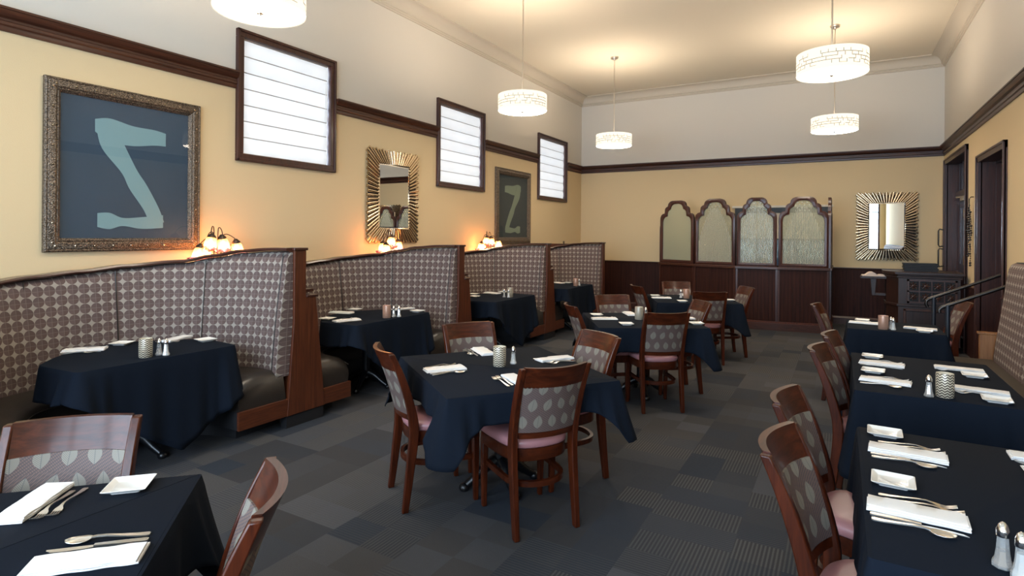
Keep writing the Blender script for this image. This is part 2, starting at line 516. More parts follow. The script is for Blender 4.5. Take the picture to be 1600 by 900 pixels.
# front windows (behind the camera): frame and glass
for i, (a, b, z0, z1) in enumerate(FW):
    bm = B(); t = .06
    for q in ((a, b, z0, z0 + t), (a, b, z1 - t, z1), (a, a + t, z0, z1), (b - t, b, z0, z1), ((a + b) / 2 - .02, (a + b) / 2 + .02, z0, z1), (a, b, 2.55, 2.59)):
        box(bm, q[0], q[1], YF - .12, YF - .06, q[2], q[3])
    w = struct('window_%d' % (i + 4), bm, M['trim_z'])
    bm = B(); box(bm, a + t, b - t, YF - .095, YF - .09, z0 + t, z1 - t); obj('glass', bm, M['window_glass'], w)

# side windows with muntins and roman blinds
for i, (a, b) in enumerate(WIN):
    bm = B(); t = .075
    x0, x1 = XL - .04, XL + .028
    def mould(y0, y1, z0, z1):
        box(bm, x0, x1, y0, y1, z0, z1)
    mould(a, b, WZ1 - t, WZ1); mould(a, b, WZ0, WZ0 + t); mould(a, a + t, WZ0 + t, WZ1 - t); mould(b - t, b, WZ0 + t, WZ1 - t)
    box(bm, XL + .02, XL + .042, a, b, WZ1 - .028, WZ1); box(bm, XL + .02, XL + .042, a, b, WZ0, WZ0 + .028)
    box(bm, XL + .02, XL + .042, a, a + .028, WZ0, WZ1); box(bm, XL + .02, XL + .042, b - .028, b, WZ0, WZ1)
    w = struct('window_%d' % (i + 1), bm, M['trim_z'], bevel=.006)
    bm = B()
    for k in (1, 2):
        y = a + (b - a) * k / 3; box(bm, XL - .15, XL - .12, y - .012, y + .012, WZ0 + .05, WZ1 - .05)
    for k in (1, 2, 3):
        z = WZ0 + (WZ1 - WZ0) * k / 4; box(bm, XL - .15, XL - .12, a + .05, b - .05, z - .012, z + .012)
    obj('muntins', bm, M['trim_z'], w)
    bm = B(); box(bm, XL - .140, XL - .134, a + .05, b - .05, WZ0 + .05, WZ1 - .05); obj('glass', bm, M['window_glass'], w)
    # blind: seven soft folds with a tape line under each
    lab = ['white roman blind in the window nearest the large framed picture', 'white roman blind in the window between wall mirror and small picture',
           'white roman blind in the window closest to the back wall'][i]
    t = thing('roman_blind', lab, 'blind', (XL - .03, (a + b) / 2, WZ0 + .08), 0, 'roman blinds in the side windows')
    hw = (b - a) / 2 - .085; H = WZ1 - WZ0 - .165; n = 7
    bm = B(); rows = []
    for j in range(n):
        for f in (0., .25, .5, .75, .96):
            z = H * (1 - (j + f) / n)
            bulge = .012 * math.sin(f * PI)
            rows.append([Vector((bulge + .002 * math.sin(y * 23 + j), y, z)) for y in [(-hw + 2 * hw * q / 12) for q in range(13)]])
    rows.append([Vector((0, -hw + 2 * hw * q / 12, 0.004)) for q in range(13)])
    grid(bm, rows); obj('fabric', bm, M['blind'], t, smooth=50)
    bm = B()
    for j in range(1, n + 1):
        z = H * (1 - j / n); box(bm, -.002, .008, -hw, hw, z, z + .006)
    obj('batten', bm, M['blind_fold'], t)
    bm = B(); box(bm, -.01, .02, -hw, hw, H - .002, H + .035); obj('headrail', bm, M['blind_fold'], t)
    bm = B(); pts = [(.022, hw - .012, H)] + [(.024, hw - .012 + .004 * math.sin(q), H - q * .09) for q in range(1, 6)] + [(.026, hw - .02, H - .60), (.026, hw - .03, H - .63), (.026, hw - .045, H - .60), (.024, hw - .04, H - .2)]
    tube(bm, pts, .0025, 6); obj('pull_cord', bm, M['napkin'], t)

# picture rail: one moulding profile, out (d) and height (z)
PR = [(0, 2.95), (.014, 2.95), (.018, 2.965), (.018, 2.985), (.030, 2.995), (.030, 3.015), (.022, 3.022), (.022, 3.040), (.045, 3.052), (.060, 3.075), (.064, 3.092), (.075, 3.094), (.075, 3.110), (0, 3.110)]
def rail(name, prof, fn, a0, a1, mat, m0=0., m1=0.):
    """m0/m1: mitre sign at the ends"""
    bm = B()
    A = [bm.verts.new(fn(a0 + m0 * d, d, z)) for d, z in prof]; C = [bm.verts.new(fn(a1 + m1 * d, d, z)) for d, z in prof]
    n = len(prof)
    for i in range(n): bm.faces.new((A[i], A[(i + 1) % n], C[(i + 1) % n], C[i]))
    bm.faces.new(A[::-1]); bm.faces.new(C)
    return struct(name, bm, mat, smooth=20)
FL = lambda a, d, z: (XL + d, a, z)
FB = lambda a, d, z: (a, YB - d, z)
FR = lambda a, d, z: (XR - d, a, z)
FF = lambda a, d, z: (a, YF + d, z)
segs = [(YF, WIN[0][0]), (WIN[0][1], WIN[1][0]), (WIN[1][1], WIN[2][0]), (WIN[2][1], YB)]
for i, (a, b) in enumerate(segs):
    rail('trim_%d' % (i + 1), PR, FL, a + (.0 if i else 0), b, M['trim_y'], 0, -1 if i == 3 else 0)
rail('trim_5', PR, FB, XL, XR, M['trim_x'], 1, -1)
rail('trim_6', PR, FR, YF, YB, M['trim_y'], 0, -1)
# cornice: stepped fillets below a cove
CV = [(0, 4.455), (.018, 4.458), (.020, 4.475), (.034, 4.480), (.036, 4.496), (.050, 4.500)]
for k in range(9):
    an = k / 8 * PI / 2; CV.append((.055 + .125 * (1 - math.cos(an)), 4.505 + .115 * math.sin(an)))
CV += [(.205, 4.622), (.205, 4.64), (0, 4.64)]
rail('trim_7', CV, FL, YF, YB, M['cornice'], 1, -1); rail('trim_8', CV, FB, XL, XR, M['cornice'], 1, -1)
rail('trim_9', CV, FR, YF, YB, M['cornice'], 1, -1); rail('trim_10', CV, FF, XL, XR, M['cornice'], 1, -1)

# wainscot on back and right walls
def wains(name, fn, a0, a1, z1, mat, capmat):
    bm = B()
    prism(bm, [(0, 0), (.022, 0), (.022, z1 - .03), (0, z1 - .03)], a0, a1, lambda d, z, a: fn(a, d, z), 0)
    prism(bm, [(0, z1 - .035), (.03, z1 - .035), (.036, z1 - .015), (.05, z1 - .012), (.05, z1), (0, z1)], a0, a1, lambda d, z, a: fn(a, d, z), 1)
    return struct(name, bm, [mat, capmat])
def base(name, fn, a0, a1, capmat):
    bm = B()
    prism(bm, [(0, 0), (.036, 0), (.036, .11), (.028, .125), (.022, .14), (0, .14)], a0, a1, lambda d, z, a: fn(a, d, z))
    return struct(name, bm, capmat)
wains('trim_11', FB, XL, XR, 1.02, M['bead_x'], M['trim_x']); base('baseboard_back', FB, XL, XR, M['trim_x'])
ys = [(YF, DOOR2[0]), (DOOR2[1], DOOR1[0]), (DOOR1[1], YB - .05)]
for i, (a, b) in enumerate(ys):
    wains('trim_%d' % (12 + i), FR, a, b, .94, M['bead_y'], M['trim_y'])
base('baseboard_right', FR, YF, DOOR2[0], M['trim_y'])
base('baseboard_left', FL, YF, YB, M['trim_y'])

# pass-through behind the screen; blue pane added to stand in for front-window reflections
bm = B(); t = .07; a, b, z0, z1 = PASS
for q in ((a - t, b + t, 2.02, 2.12), (a - t, b + t, z0 - t, z0), (a - t, a, z0, 2.02), (b, b + t, z0, 2.02), (a, b, z1, z1 + .03), ((a + b) / 2 - .03, (a + b) / 2 + .03, z0, z1)):
    box(bm, q[0], q[1], YB - .03, YB + .05, q[2], q[3], 0)
box(bm, a - t - .05, b + t + .05, YB - .05, YB, 2.12, 2.16, 1); box(bm, a, b, YB - .012, YB + .03, z1 + .03, 2.02, 1)
w = struct('window_7', bm, [M['post'], M['cream']])
bm = B(); box(bm, a, b, YB + .10, YB + .105, z0, z1); obj('glass', bm, M['reflection_pane'], w)

# doors on the right wall
def casing(bm, y0, y1, z1, w=.085):
    for q in ((y0, y0 + w, 0, z1), (y1 - w, y1, 0, z1), (y0, y1, z1 - w, z1)):
        box(bm, XR - .03, XR + .02, *q)
    box(bm, XR - .042, XR - .01, y0, y0 + .025, 0, z1); box(bm, XR - .042, XR - .01, y1 - .025, y1, 0, z1); box(bm, XR - .042, XR - .01, y0, y1, z1 - .025, z1)
    # jambs and head lining the reveal
    box(bm, XR, XR + .42, y0 + .04, y0 + w, 0, z1 - .04); box(bm, XR, XR + .42, y1 - w, y1 - .04, 0, z1 - .04); box(bm, XR, XR + .42, y0 + .04, y1 - .04, z1 - w, z1 - .04)
bm = B(); casing(bm, *DOOR1); d1 = struct('door_1', bm, M['trim_z'], bevel=.004)
y0, y1, zt = DOOR1
bm = B()
box(bm, XR + .17, XR + .215, y0 + .085, y1 - .085, 0, 2.22)
for k in range(2):
    ya = y0 + .085 + k * (y1 - y0 - .17) / 2; yb = ya + (y1 - y0 - .17) / 2
    for (za, zb) in ((.15, .95), (1.1, 2.1)):
        box(bm, XR + .155, XR + .18, ya + .10, ya + .15, za, zb); box(bm, XR + .155, XR + .18, yb - .15, yb - .10, za, zb)
        box(bm, XR + .155, XR + .18, ya + .10, yb - .10, za, za + .05); box(bm, XR + .155, XR + .18, ya + .10, yb - .10, zb - .05, zb)
obj('door_leaf', bm, M['slab'], d1, bevel=.004)
bm = B(); box(bm, XR + .12, XR + .23, y0 + .085, y1 - .085, 2.22, 2.31); obj('transom_bar', bm, M['trim_y'], d1)
bm = B()
box(bm, XR + .185, XR + .21, y0 + .085, y1 - .085, 2.31, zt - .085)
for k in range(6):
    y = y0 + .2 + k * (y1 - y0 - .4) / 5; box(bm, XR + .15, XR + .19, y - .035, y + .035, 2.31, zt - .085)
obj('transom_panel', bm, M['slab'], d1)
bm = B(); box(bm, XR + .08, XR + .155, y0 + .88, y0 + 1.22, 2.13, 2.20); tube(bm, [(XR + .11, y0 + 1.0, 2.19), (XR + .05, y0 + 1.3, 2.195), (XR + .12, y0 + 1.7, 2.22)], .014, 8); obj('door_closer', bm, M['steel_dark'], d1, bevel=.008)
for z in (1.94, 1.22):
    bm = B(); box(bm, XR + .148, XR + .156, y0 + 1.14, y0 + 1.36, z - .055, z + .055); tube(bm, [(XR + .145, y0 + 1.25, z - .065), (XR + .145, y0 + 1.25, z + .065)], .012, 8); obj('hinge', bm, M['brass'], d1)
for z0, z1 in ((1.42, 1.71), (1.09, 1.39)):
    bm = B(); tube(bm, [(XR - .03, y1 - .04, z0 + .012), (XR - .085, y1 - .04, z0), (XR - .10, y1 - .04, z0 + .03), (XR - .10, y1 - .04, z1 - .03), (XR - .085, y1 - .04, z1), (XR - .03, y1 - .04, z1 - .012)], .011, 8); obj('pull_handle', bm, M['rail'], d1, smooth=50)
bm = B(); casing(bm, *DOOR2); d2 = struct('door_2', bm, M['trim_z'], bevel=.004)
y0, y1, zt = DOOR2
bm = B(); box(bm, XR + .27, XR + .315, y0 + .085, y1 - .085, 0, zt - .085); obj('door_leaf', bm, M['slab'], d2)
bm = B(); box(bm, XR + .15, XR + .27, y0 + .085, y0 + .11, 0, zt - .085); box(bm, XR + .15, XR + .27, y1 - .11, y1 - .085, 0, zt - .085); box(bm, XR + .15, XR + .27, y0 + .085, y1 - .085, zt - .11, zt - .085); obj('door_stop', bm, M['trim_z'], d2)

# ------------------------------------------------------------------ pendants
def make_pendant():
    r = thing('pendant_lamp', '', '', (0, 0, 0))
    R, H = .305, .20
    bm = B(); n = 48
    rows, uvs = [], []
    for z in (0., H):
        rows.append([Vector((R * math.cos(2 * PI * k / n), R * math.sin(2 * PI * k / n), z)) for k in range(n + 1)])
        uvs.append([(2 * PI * R * k / n, z) for k in range(n + 1)])
    grid(bm, rows, uvs=uvs); obj('drum_shade', bm, M['drum'], r, smooth=60)
    bm = B(); lathe(bm, [(.001, -.004), (.15, -.002), (R - .012, .004), (R - .004, .012)], 48, cap=False); obj('diffuser', bm, M['diffuser'], r, smooth=60)
    bm = B(); lathe(bm, [(R - .004, H - .004), (R - .02, H - .002), (.05, H - .012), (.001, H - .012)], 48, cap=False); obj('top_glass', bm, M['lampglow'], r, smooth=60)
    bm = B(); lathe(bm, [(.0, -.024), (.008, -.022), (.011, -.014), (.022, -.012), (.024, -.006), (.012, -.003), (.0, -.003)], 20, cap=False); obj('finial', bm, M['nickel'], r, smooth=40)
    ztop = ZC - 3.10
    bm = B(); tube(bm, [(0, 0, H - .012), (0, 0, H + .03)], .018, 16); tube(bm, [(0, 0, H), (0, 0, ztop - .03)], .008, 12); obj('rod', bm, M['nickel'], r, smooth=50)
    bm = B(); lathe(bm, [(.0, ztop - .055), (.02, ztop - .055), (.025, ztop - .03), (.062, ztop - .028), (.066, ztop - .012), (.066, ztop)], 28); obj('canopy', bm, M['nickel'], r, smooth=40)
    return Proto(r)
pend = make_pendant()
for (x, y, lab) in ((-3.55, 2.62, 'drum pendant lamp nearest the lens, cut off by the top of the photo'),
                    (-3.47, 6.30, 'drum pendant lamp hanging in front of the middle and last side windows'),
                    (-3.42, 9.49, 'drum pendant lamp hanging closest to the corner of side and back wall'),
                    (-.09, 6.25, 'largest fully visible drum pendant lamp, over the banquette side of the room'),
                    (-.10, 9.58, 'drum pendant lamp hanging just beneath the largest one, above the glass screen')):
    pend.place((x, y, 3.10), 0, lab, 'pendant lamp', 'drum pendant lamps')

# ------------------------------------------------------------------ pictures and mirrors on walls
def framed_picture(name, label, y0, y1, z0, z1, ground, pale, flip, bead):
    t = thing(name, label, 'picture', (XL, (y0 + y1) / 2, z0))
    hw, H = (y1 - y0) / 2, z1 - z0
    fw = .105 if bead else .115
    prof = [(0, .0), (0, .030), (.012, .038), (.02, .034), (.03, .040), (.065, .046), (.078, .036), (.085, .040), (fw - .008, .028), (fw, .018), (fw, .0)]
    bm = B()
    rows = []
    for ins, out in prof:
        rows.append([Vector((out, -hw + ins, ins)), Vector((out, hw - ins, ins)), Vector((out, hw - ins, H - ins)), Vector((out, -hw + ins, H - ins))])
    grid(bm, rows, True)
    nb = 9
    for k in range(nb):
        f = (k + .5) / nb
        for (y, z) in ((-hw + 2 * hw * f, .047), (-hw + 2 * hw * f, H - .047), (-hw + .047, H * f), (hw - .047, H * f)):
            bmesh.ops.create_icosphere(bm, subdivisions=1, radius=.0085, matrix=Matrix.Translation((.046, y, z)))
    for f_ in bm.faces:
        if len(f_.verts) == 3: f_.material_index = 1
    obj('frame', bm, [M['artframe'], M['silver_frame']], t, smooth=25)
    bm = B(); box(bm, .004, .010, -hw + fw - .01, hw - fw + .01, fw - .01, H - fw + .01); obj('print', bm, ground, t)
    # a plain folded ribbon of three bands
    sg = -1 if flip else 1
    w, h = hw - fw, H / 2 - fw
    C = [(-.52, .62, .09), (-.30, .58, .17), (.05, .54, .15), (.40, .56, .12), (.60, .55, .10)]
    D = [(-.38, .68, .12), (-.26, .36, .17), (0., 0., .12), (.14, -.22, .14), (.36, -.55, .12), (.46, -.78, .12)]
    F = [(.56, -.74, .10), (.2, -.77, .09), (-.1, -.76, .06), (-.30, -.75, .12), (-.48, -.74, .10)]
    bm = B()
    for lay_, (strip, vert) in enumerate(((C, True), (D, False), (F, True))):
        pts = catmull(strip, 24)
        A = [(a, b + (c if vert else c * .35)) if vert else (a + c, b + c * .25) for a, b, c in pts]
        Z = [(a, b - c) if vert else (a - c, b - c * .25) for a, b, c in pts]
        grid(bm, [[Vector((.0125 + .0012 * lay_, sg * a * w, H / 2 + b * h)) for a, b in q] for q in (A, Z)])
    o = obj('ribbon_design', bm, pale, t)
    md = o.modifiers.new('Solidify', 'SOLIDIFY'); md.thickness = .002
    bm = B(); box(bm, .019, .021, -hw + fw - .006, hw - fw + .006, fw - .006, H - fw + .006); obj('glazing', bm, M['art_glass'], t)
    return t
framed_picture('framed_picture', 'large framed blue picture with a pale zigzag shape above the nearest booth', 1.953, 3.135, 1.398, 2.702, M['art'], M['art_pale'], False, True)
framed_picture('framed_picture', 'framed grey picture with a mirrored green zigzag above the third booth', 8.31, 9.56, 1.40, 2.716, M['art2'], M['art2_pale'], True, False)

def sun_mirror(label, fn, W, H, mw, mh, loc, rz):
    """frame of tapered metal rods fanning from the glass to a rectangular outline; faces local +y"""
    t = thing('wall_mirror', label, 'mirror', loc, rz)
    bm = B()
    n_w, n_h = 17, 21
    def rod(ix, iz, ox, oz, w):
        a = Vector((ix, .035, iz)); b = Vector((ox, .018, oz)); d = (b - a).normalized(); s = Vector((0, 1, 0)).cross(d).normalized(); up = s.cross(d) * -1
        if up.y < 0: up = -up
        rows = []
        for p, ww in ((a, w * .62), (b, w)):
            rows.append([p + s * ww * math.cos(q) * .5 + up * ww * math.sin(q) * .55 for q in [PI * k / 5 for k in range(6)]] + [p + s * ww * .5 * -1 - up * .012, p + s * ww * .5 - up * .012])
        V = grid(bm, rows, True); bm.faces.new(V[0][::-1]); bm.faces.new(V[1])
    for side in (-1, 1):
        for k in range(n_w):
            f = (k + .5) / n_w * 2 - 1; j = .012 * (k % 2)
            rod(f * (mw - .005), side * mh, f * W, side * (H - j), 2 * W / n_w * .78)
        for k in range(n_h):
            f = (k + .5) / n_h * 2 - 1; j = .012 * (k % 2)
            rod(side * mw, f * (mh - .005), side * (W - j), f * H, 2 * H / n_h * .78)
    obj('frame', bm, M['silver_frame'], t, smooth=45)
    bm = B(); box(bm, -W * .93, W * .93, .001, .016, -H * .93, H * .93); obj('backing', bm, M['dark'], t)
    bm = B(); bv = .022
    rows = [[Vector((sx * (mw - i), y, sz * (mh - i))) for sx, sz in ((-1, -1), (1, -1), (1, 1), (-1, 1))] for i, y in ((0, .030), (bv, .036))]
    grid(bm, rows, True); obj('bevelled_edge', bm, M['bevel'], t)
    bm = B(); box(bm, -mw + bv, mw - bv, .017, .036, -mh + bv, mh - bv); obj('glass', bm, M['mirror'], t)
sun_mirror('sunburst rectangular mirror on the side wall above the second booth', None, .488, .592, .295, .415, (XL, 5.755, 2.042), -PI / 2)
sun_mirror('sunburst rectangular mirror on the back wall above the host stand', None, .457, .596, .276, .416, (.685, YB, 1.761), PI)

# ------------------------------------------------------------------ booths
UF = -3.82           # aisle front of the booth seats
PATH = [(0, 2.19), (.17, 2.188), (.37, 2.155), (.60, 2.06), (.84, 1.88), (1.00, 1.60), (1.06, 1.15), (1.00, .72), (.84, .44), (.60, .26), (.37, .17), (.17, .137), (0, .135)]
RZ = [(0, 1.055), (.16, 1.07), (.35, 1.13), (.6, 1.19), (.9, 1.222), (1.2, 1.245), (1.5, 1.275), (1.85, 1.305), (2.0, 1.350), (2.12, 1.392), (2.2, 1.412)]
def booth_path(n=64):
    P = catmull(PATH, 400)
    L = [0.]
    for a, b in zip(P, P[1:]): L.append(L[-1] + math.dist(a, b))
    out = []
    k = 0
    for i in range(n + 1):
        s = L[-1] * i / n
        while k < len(L) - 2 and L[k + 1] < s: k += 1
        f = (s - L[k]) / max(1e-9, L[k + 1] - L[k])
        out.append((P[k][0] + (P[k + 1][0] - P[k][0]) * f, P[k][1] + (P[k + 1][1] - P[k][1]) * f, s))
    res = []
    for i, (u, v, s) in enumerate(out):
        a, b = out[max(i - 1, 0)], out[min(i + 1, n)]
        tx, ty = b[0] - a[0], b[1] - a[1]; l = math.hypot(tx, ty)
        nu, nv = ty / l, -tx / l        # normal in (u,v)
        # must point inward (towards u~.35, v~1.15)
        if nu * (.30 - u) + nv * (1.15 - v) < 0: nu, nv = -nu, -nv
        res.append((u, v, s, nu, nv))
    return res
BP = booth_path()
BL = BP[-1][2]
def bw(y0, i, off, z):
    u, v, s, nu, nv = BP[i]
    return Vector((UF - (u + nu * off), y0 + v + nv * off, z))
N = len(BP)
SEAMS = [BL * .235, BL * .42, BL * .60, BL * .78]
def make_booth(y0, label, last=False, first=False):
    t = thing('booth', label, 'booth', (UF, y0 + 1.15, 0), 0, 'curved dining booths along the side wall')
    inv = Matrix.Translation((-UF, -(y0 + 1.15), 0))
    def fin(name, bm, m, **k):
        bmesh.ops.transform(bm, matrix=inv, verts=bm.verts[:]); return obj(name, bm, m, t, **k)
    # upholstered back
    bm = B(); rows, uvs = [], []
    ks = 22
    idx = [0] + list(range(N)) + [N - 1]
    for j in range(ks + 2):
        r, q = [], []
        f = min(j / ks, 1.)
        for c, i in enumerate(idx):
            s = BP[i][2]; zt = lerp_table(RZ, BP[i][1]) - .012
            z = .42 + (zt - .42) * f
            off = .105 * (1 - f) ** 1.3 + .012 + .018 * math.sin(f * PI)
            pin = min(abs(s - g) for g in SEAMS)
            off -= .020 * max(0., 1 - pin / .035)
            if f > .93: off -= .035 * ((f - .93) / .07) ** 2
            if j == ks + 1: off = -.07
            if c in (0, len(idx) - 1): off = -.07
            r.append(bw(y0, i, off, z)); q.append((s + (0 if 0 < c < len(idx) - 1 else (-.08 if c == 0 else .08)), z))
        rows.append(r); uvs.append(q)
    grid(bm, rows, uvs=uvs); back = fin('backrest', bm, M['uph'], smooth=60)
    for g in SEAMS + [.03]:
        bm = B()
        i = min(range(N), key=lambda k: abs(BP[k][2] - g))
        pts = []
        for k in range(15):
            f = k / 14; zt = lerp_table(RZ, BP[i][1]) - .02
            off = .105 * (1 - f) ** 1.3 + .012 + .018 * math.sin(f * PI) - (.012 if g > .1 else -.002)
            pts.append(bw(y0, i, off, .42 + (zt - .42) * f))
        tube(bm, pts, .0045, 6)
        bmesh.ops.transform(bm, matrix=inv, verts=bm.verts[:]); obj('piping', bm, M['leather'], back, smooth=60)
    # cap rail
    bm = B(); rows = []
    for i in range(N):
        z = lerp_table(RZ, BP[i][1])
        rows.append([bw(y0, i, .022, z), bw(y0, i, .028, z + .012), bw(y0, i, .022, z + .024), bw(y0, i, -.075, z + .024), bw(y0, i, -.075, z - .002)])
    V = grid(bm, rows, True); bm.faces.new(V[0][::-1]); bm.faces.new(V[-1]); fin('cap_rail', bm, M['cap'], smooth=30)
    # shell behind the back
    bm = B(); rows = []
    for i in range(N): rows.append([bw(y0, i, -.071, 0), bw(y0, i, -.071, lerp_table(RZ, BP[i][1]) - .004), bw(y0, i, -.055, lerp_table(RZ, BP[i][1]) - .004), bw(y0, i, -.055, 0)])
    V = grid(bm, rows, True); bm.faces.new(V[0][::-1]); bm.faces.new(V[-1]); fin('back_shell', bm, M['hollow'])
    # ledge filling the corners behind the curve
    bm = B(); xb = XL + .04; A, C = [], []
    for i in range(4, N - 4):
        p = bw(y0, i, -.072, 1.0); A.append(p)
        u, v = BP[i][0], BP[i][1]
        yy = y0 + (2.275 if v > 1.5 else .005 if v < .8 else v)
        xx = xb if u > .6 else p.x
        if .8 <= v <= 1.5: yy, xx = p.y, xb
        C.append(Vector((xx, yy, 1.0)))
    rows = [A, C, [c - Vector((0, 0, .02)) for c in C], [a - Vector((0, 0, .02)) for a in A]]
    grid(bm, rows + [rows[0]]); fin('ledge', bm, M['cap'])
    # seat cushion
    prof = [(.02, .25), (.05, .47), (.16, .482), (.28, .474), (.37, .452), (.425, .412), (.450, .36), (.455, .30), (.445, .238), (.02, .235)]
    bm = B(); rows = []
    for i in range(N):
        e = min(BP[i][2], BL - BP[i][2]); sq = min(1., e / .09); sq = math.sqrt(max(0., 1 - (1 - sq) ** 2))
        r = []
        for o, z in prof:
            r.append(bw(y0, i, .02 + (o - .02) * (.95 + .05 * sq), .235 + (z - .235) * (.84 + .16 * sq)))
        rows.append(r)
    V = grid(bm, rows, True); bm.faces.new(V[0][::-1]); bm.faces.new(V[-1]); cu = fin('seat_cushion', bm, M['leather'], smooth=60)
    bm = B()
    for i0, i1 in ((0, N - 1),):
        tube(bm, [bw(y0, i, .43, .412 * (.93 + .07 * min(1, min(BP[i][2], BL - BP[i][2]) / .09))) for i in range(0, N, 2)], .005, 6)
    bmesh.ops.transform(bm, matrix=inv, verts=bm.verts[:]); obj('piping', bm, M['leather'], cu, smooth=60)
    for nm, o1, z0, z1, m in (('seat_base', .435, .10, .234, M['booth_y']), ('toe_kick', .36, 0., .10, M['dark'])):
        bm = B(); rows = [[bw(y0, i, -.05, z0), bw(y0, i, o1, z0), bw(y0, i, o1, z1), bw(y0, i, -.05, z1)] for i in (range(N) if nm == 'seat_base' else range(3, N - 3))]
        V = grid(bm, rows, True); bm.faces.new(V[0][::-1]); bm.faces.new(V[-1]); fin(nm, bm, M['dark'])  # seat base made dark to stand in for shade beneath the cushion
    for i in (0, N - 1):
        a, b = bw(y0, i, .0, .10), bw(y0, i, .44, .10); ya, yb = min(a.y, b.y), max(a.y, b.y)
        bm = B(); box(bm, UF - .008, UF + .014, ya, yb, .10, .236); fin('seat_end_board', bm, M['booth_y'], bevel=.002)
    # stepped end panel at the far divider
    yd = y0 + 2.29
    if last: poly = [(-.12, .10), (.05, .10), (.05, 1.415), (-.062, 1.415), (-.062, .84)]
    else: poly = [(-.12, .10), (.26, .10), (.155, 1.03), (.052, 1.03), (.052, 1.415), (-.062, 1.415), (-.062, .84)]
    bm = B(); prism(bm, poly, UF - .05, UF + .022, lambda a, z, x: Vector((x, yd + a, z))); fin('end_panel', bm, M['booth'], bevel=.003)
    bm = B(); box(bm, UF - .07, UF + .034, yd - .075, yd + .062, 1.415, 1.437)
    fin('end_panel_cap', bm, M['cap'], bevel=.004)
    if not last:
        bm = B(); box(bm, UF - .07, UF + .034, yd + .053, yd + .172, 1.03, 1.048); fin('end_panel_cap', bm, M['cap'], bevel=.004)
    bm = B(); box(bm, UF - .06, UF + .006, yd - .118, yd + (.05 if last else .255), 0, .10); fin('plinth', bm, M['dark'])
    if last:
        bm = B(); box(bm, XL + .06, UF - .05, yd - .02, yd + .045, 0, 1.40); fin('end_wall', bm, M['booth'])
    return t
BY = [.91, 3.19, 5.47, 7.77]
BN = ['nearest curved booth, beneath the large blue picture', 'second curved booth, beneath the side wall mirror', 'third curved booth, beneath the framed grey picture', 'farthest curved booth, next to the back wall']
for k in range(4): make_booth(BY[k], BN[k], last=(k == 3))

# table lamps standing on the ledges between booths
def make_table_lamp(lit=True):
    r = thing('table_lamp', '', '')
    bm = B(); lathe(bm, [(.0, 0), (.085, 0), (.088, .010), (.06, .022), (.03, .035), (.02, .07), (.0, .075)], 24, cap=False); obj('base', bm, M['bronze'], r, smooth=45)
    arms = [(-.20, .07, .50, .385), (-.115, .10, .61, .475), (.05, .02, .60, .465), (.155, .07, .54, .425), (-.075, -.03, .56, .40)]
    for k, (dy, dx, zt, zs) in enumerate(arms):
        y0_ = dy * .25
        pts = catmull([(dx * .1, y0_ * .4, .05), (dx * .12, y0_, .25), (dx * .15, y0_ * 1.1, zt - .05), (dx * .35, y0_ + dy * .25, zt), (dx * .8, dy * .85, zt - .03), (dx, dy, zs + .05)], 26)
        bm = B(); tube(bm, pts, .0045, 8); a = obj('arm', bm, M['bronze'], r, smooth=60)
        Mx = Matrix.Translation((dx, dy, zs)) @ Matrix.Rotation(.18 * (1 if dy > 0 else -1), 4, 'X') @ Matrix.Scale(1.2, 4)
        bm = B(); lathe(bm, [(.0, .062), (.01, .062), (.018, .052), (.030, .040), (.032, .028), (.0, .028)], 16, Mx, cap=False); obj('shade_cap', bm, M['bronze'], a, smooth=50)
        bm = B(); n = 24
        rows = []
        for (rr, z, wv) in ((.024, .034, 0), (.036, .015, 0), (.042, -.015, 0), (.042, -.04, .05)):
            rows.append([Mx @ Vector((rr * math.cos(2 * PI * q / n) * (1 + wv * math.cos(12 * PI * q / n)), rr * math.sin(2 * PI * q / n) * (1 + wv * math.cos(12 * PI * q / n)), z)) for q in range(n)])
        grid(bm, rows, True); sh = obj('tulip_shade', bm, M['tulip'], r, smooth=70)
        bm = B(); rows2 = [rows[-1]]
        for (rr, z, wv) in ((.050, -.056, .10), (.064, -.064, .14), (.070, -.058, .16)):
            rows2.append([Mx @ Vector((rr * math.cos(2 * PI * q / n) * (1 + wv * math.cos(12 * PI * q / n)), rr * math.sin(2 * PI * q / n) * (1 + wv * math.cos(12 * PI * q / n)), z + .010 * math.cos(12 * PI * q / n))) for q in range(n)])
        grid(bm, rows2, True); obj('ruffled_rim', bm, M['tulip_rim'], sh, smooth=70)
        bm = B(); bmesh.ops.create_icosphere(bm, subdivisions=2, radius=.016, matrix=Mx @ Matrix.Translation((0, 0, -.008)))
        obj('bulb', bm, M['bulb'], sh, smooth=80)
        ld = bpy.data.lights.new('bulb_glow', 'POINT'); ld.energy = 2.2; ld.color = (1., .68, .38); ld.shadow_soft_size = .03
        lo = bpy.data.objects.new('bulb_glow', ld); COL.objects.link(lo); lo.parent = sh; lo.location = Mx @ Vector((0, 0, -.035))
    return r
tl = Proto(make_table_lamp())
for (y, rz, lab) in ((3.225, 0., 'five-arm tulip lamp between first and second booths, under the large picture'), (5.49, .3, 'five-arm tulip lamp standing in front of the side wall mirror'), (7.83, -.3, 'five-arm tulip lamp just before the small grey picture')):
    tl.place((-4.90, y - .04, 1.0), rz, lab, 'lamp', 'tulip lamps on the booth ledges')
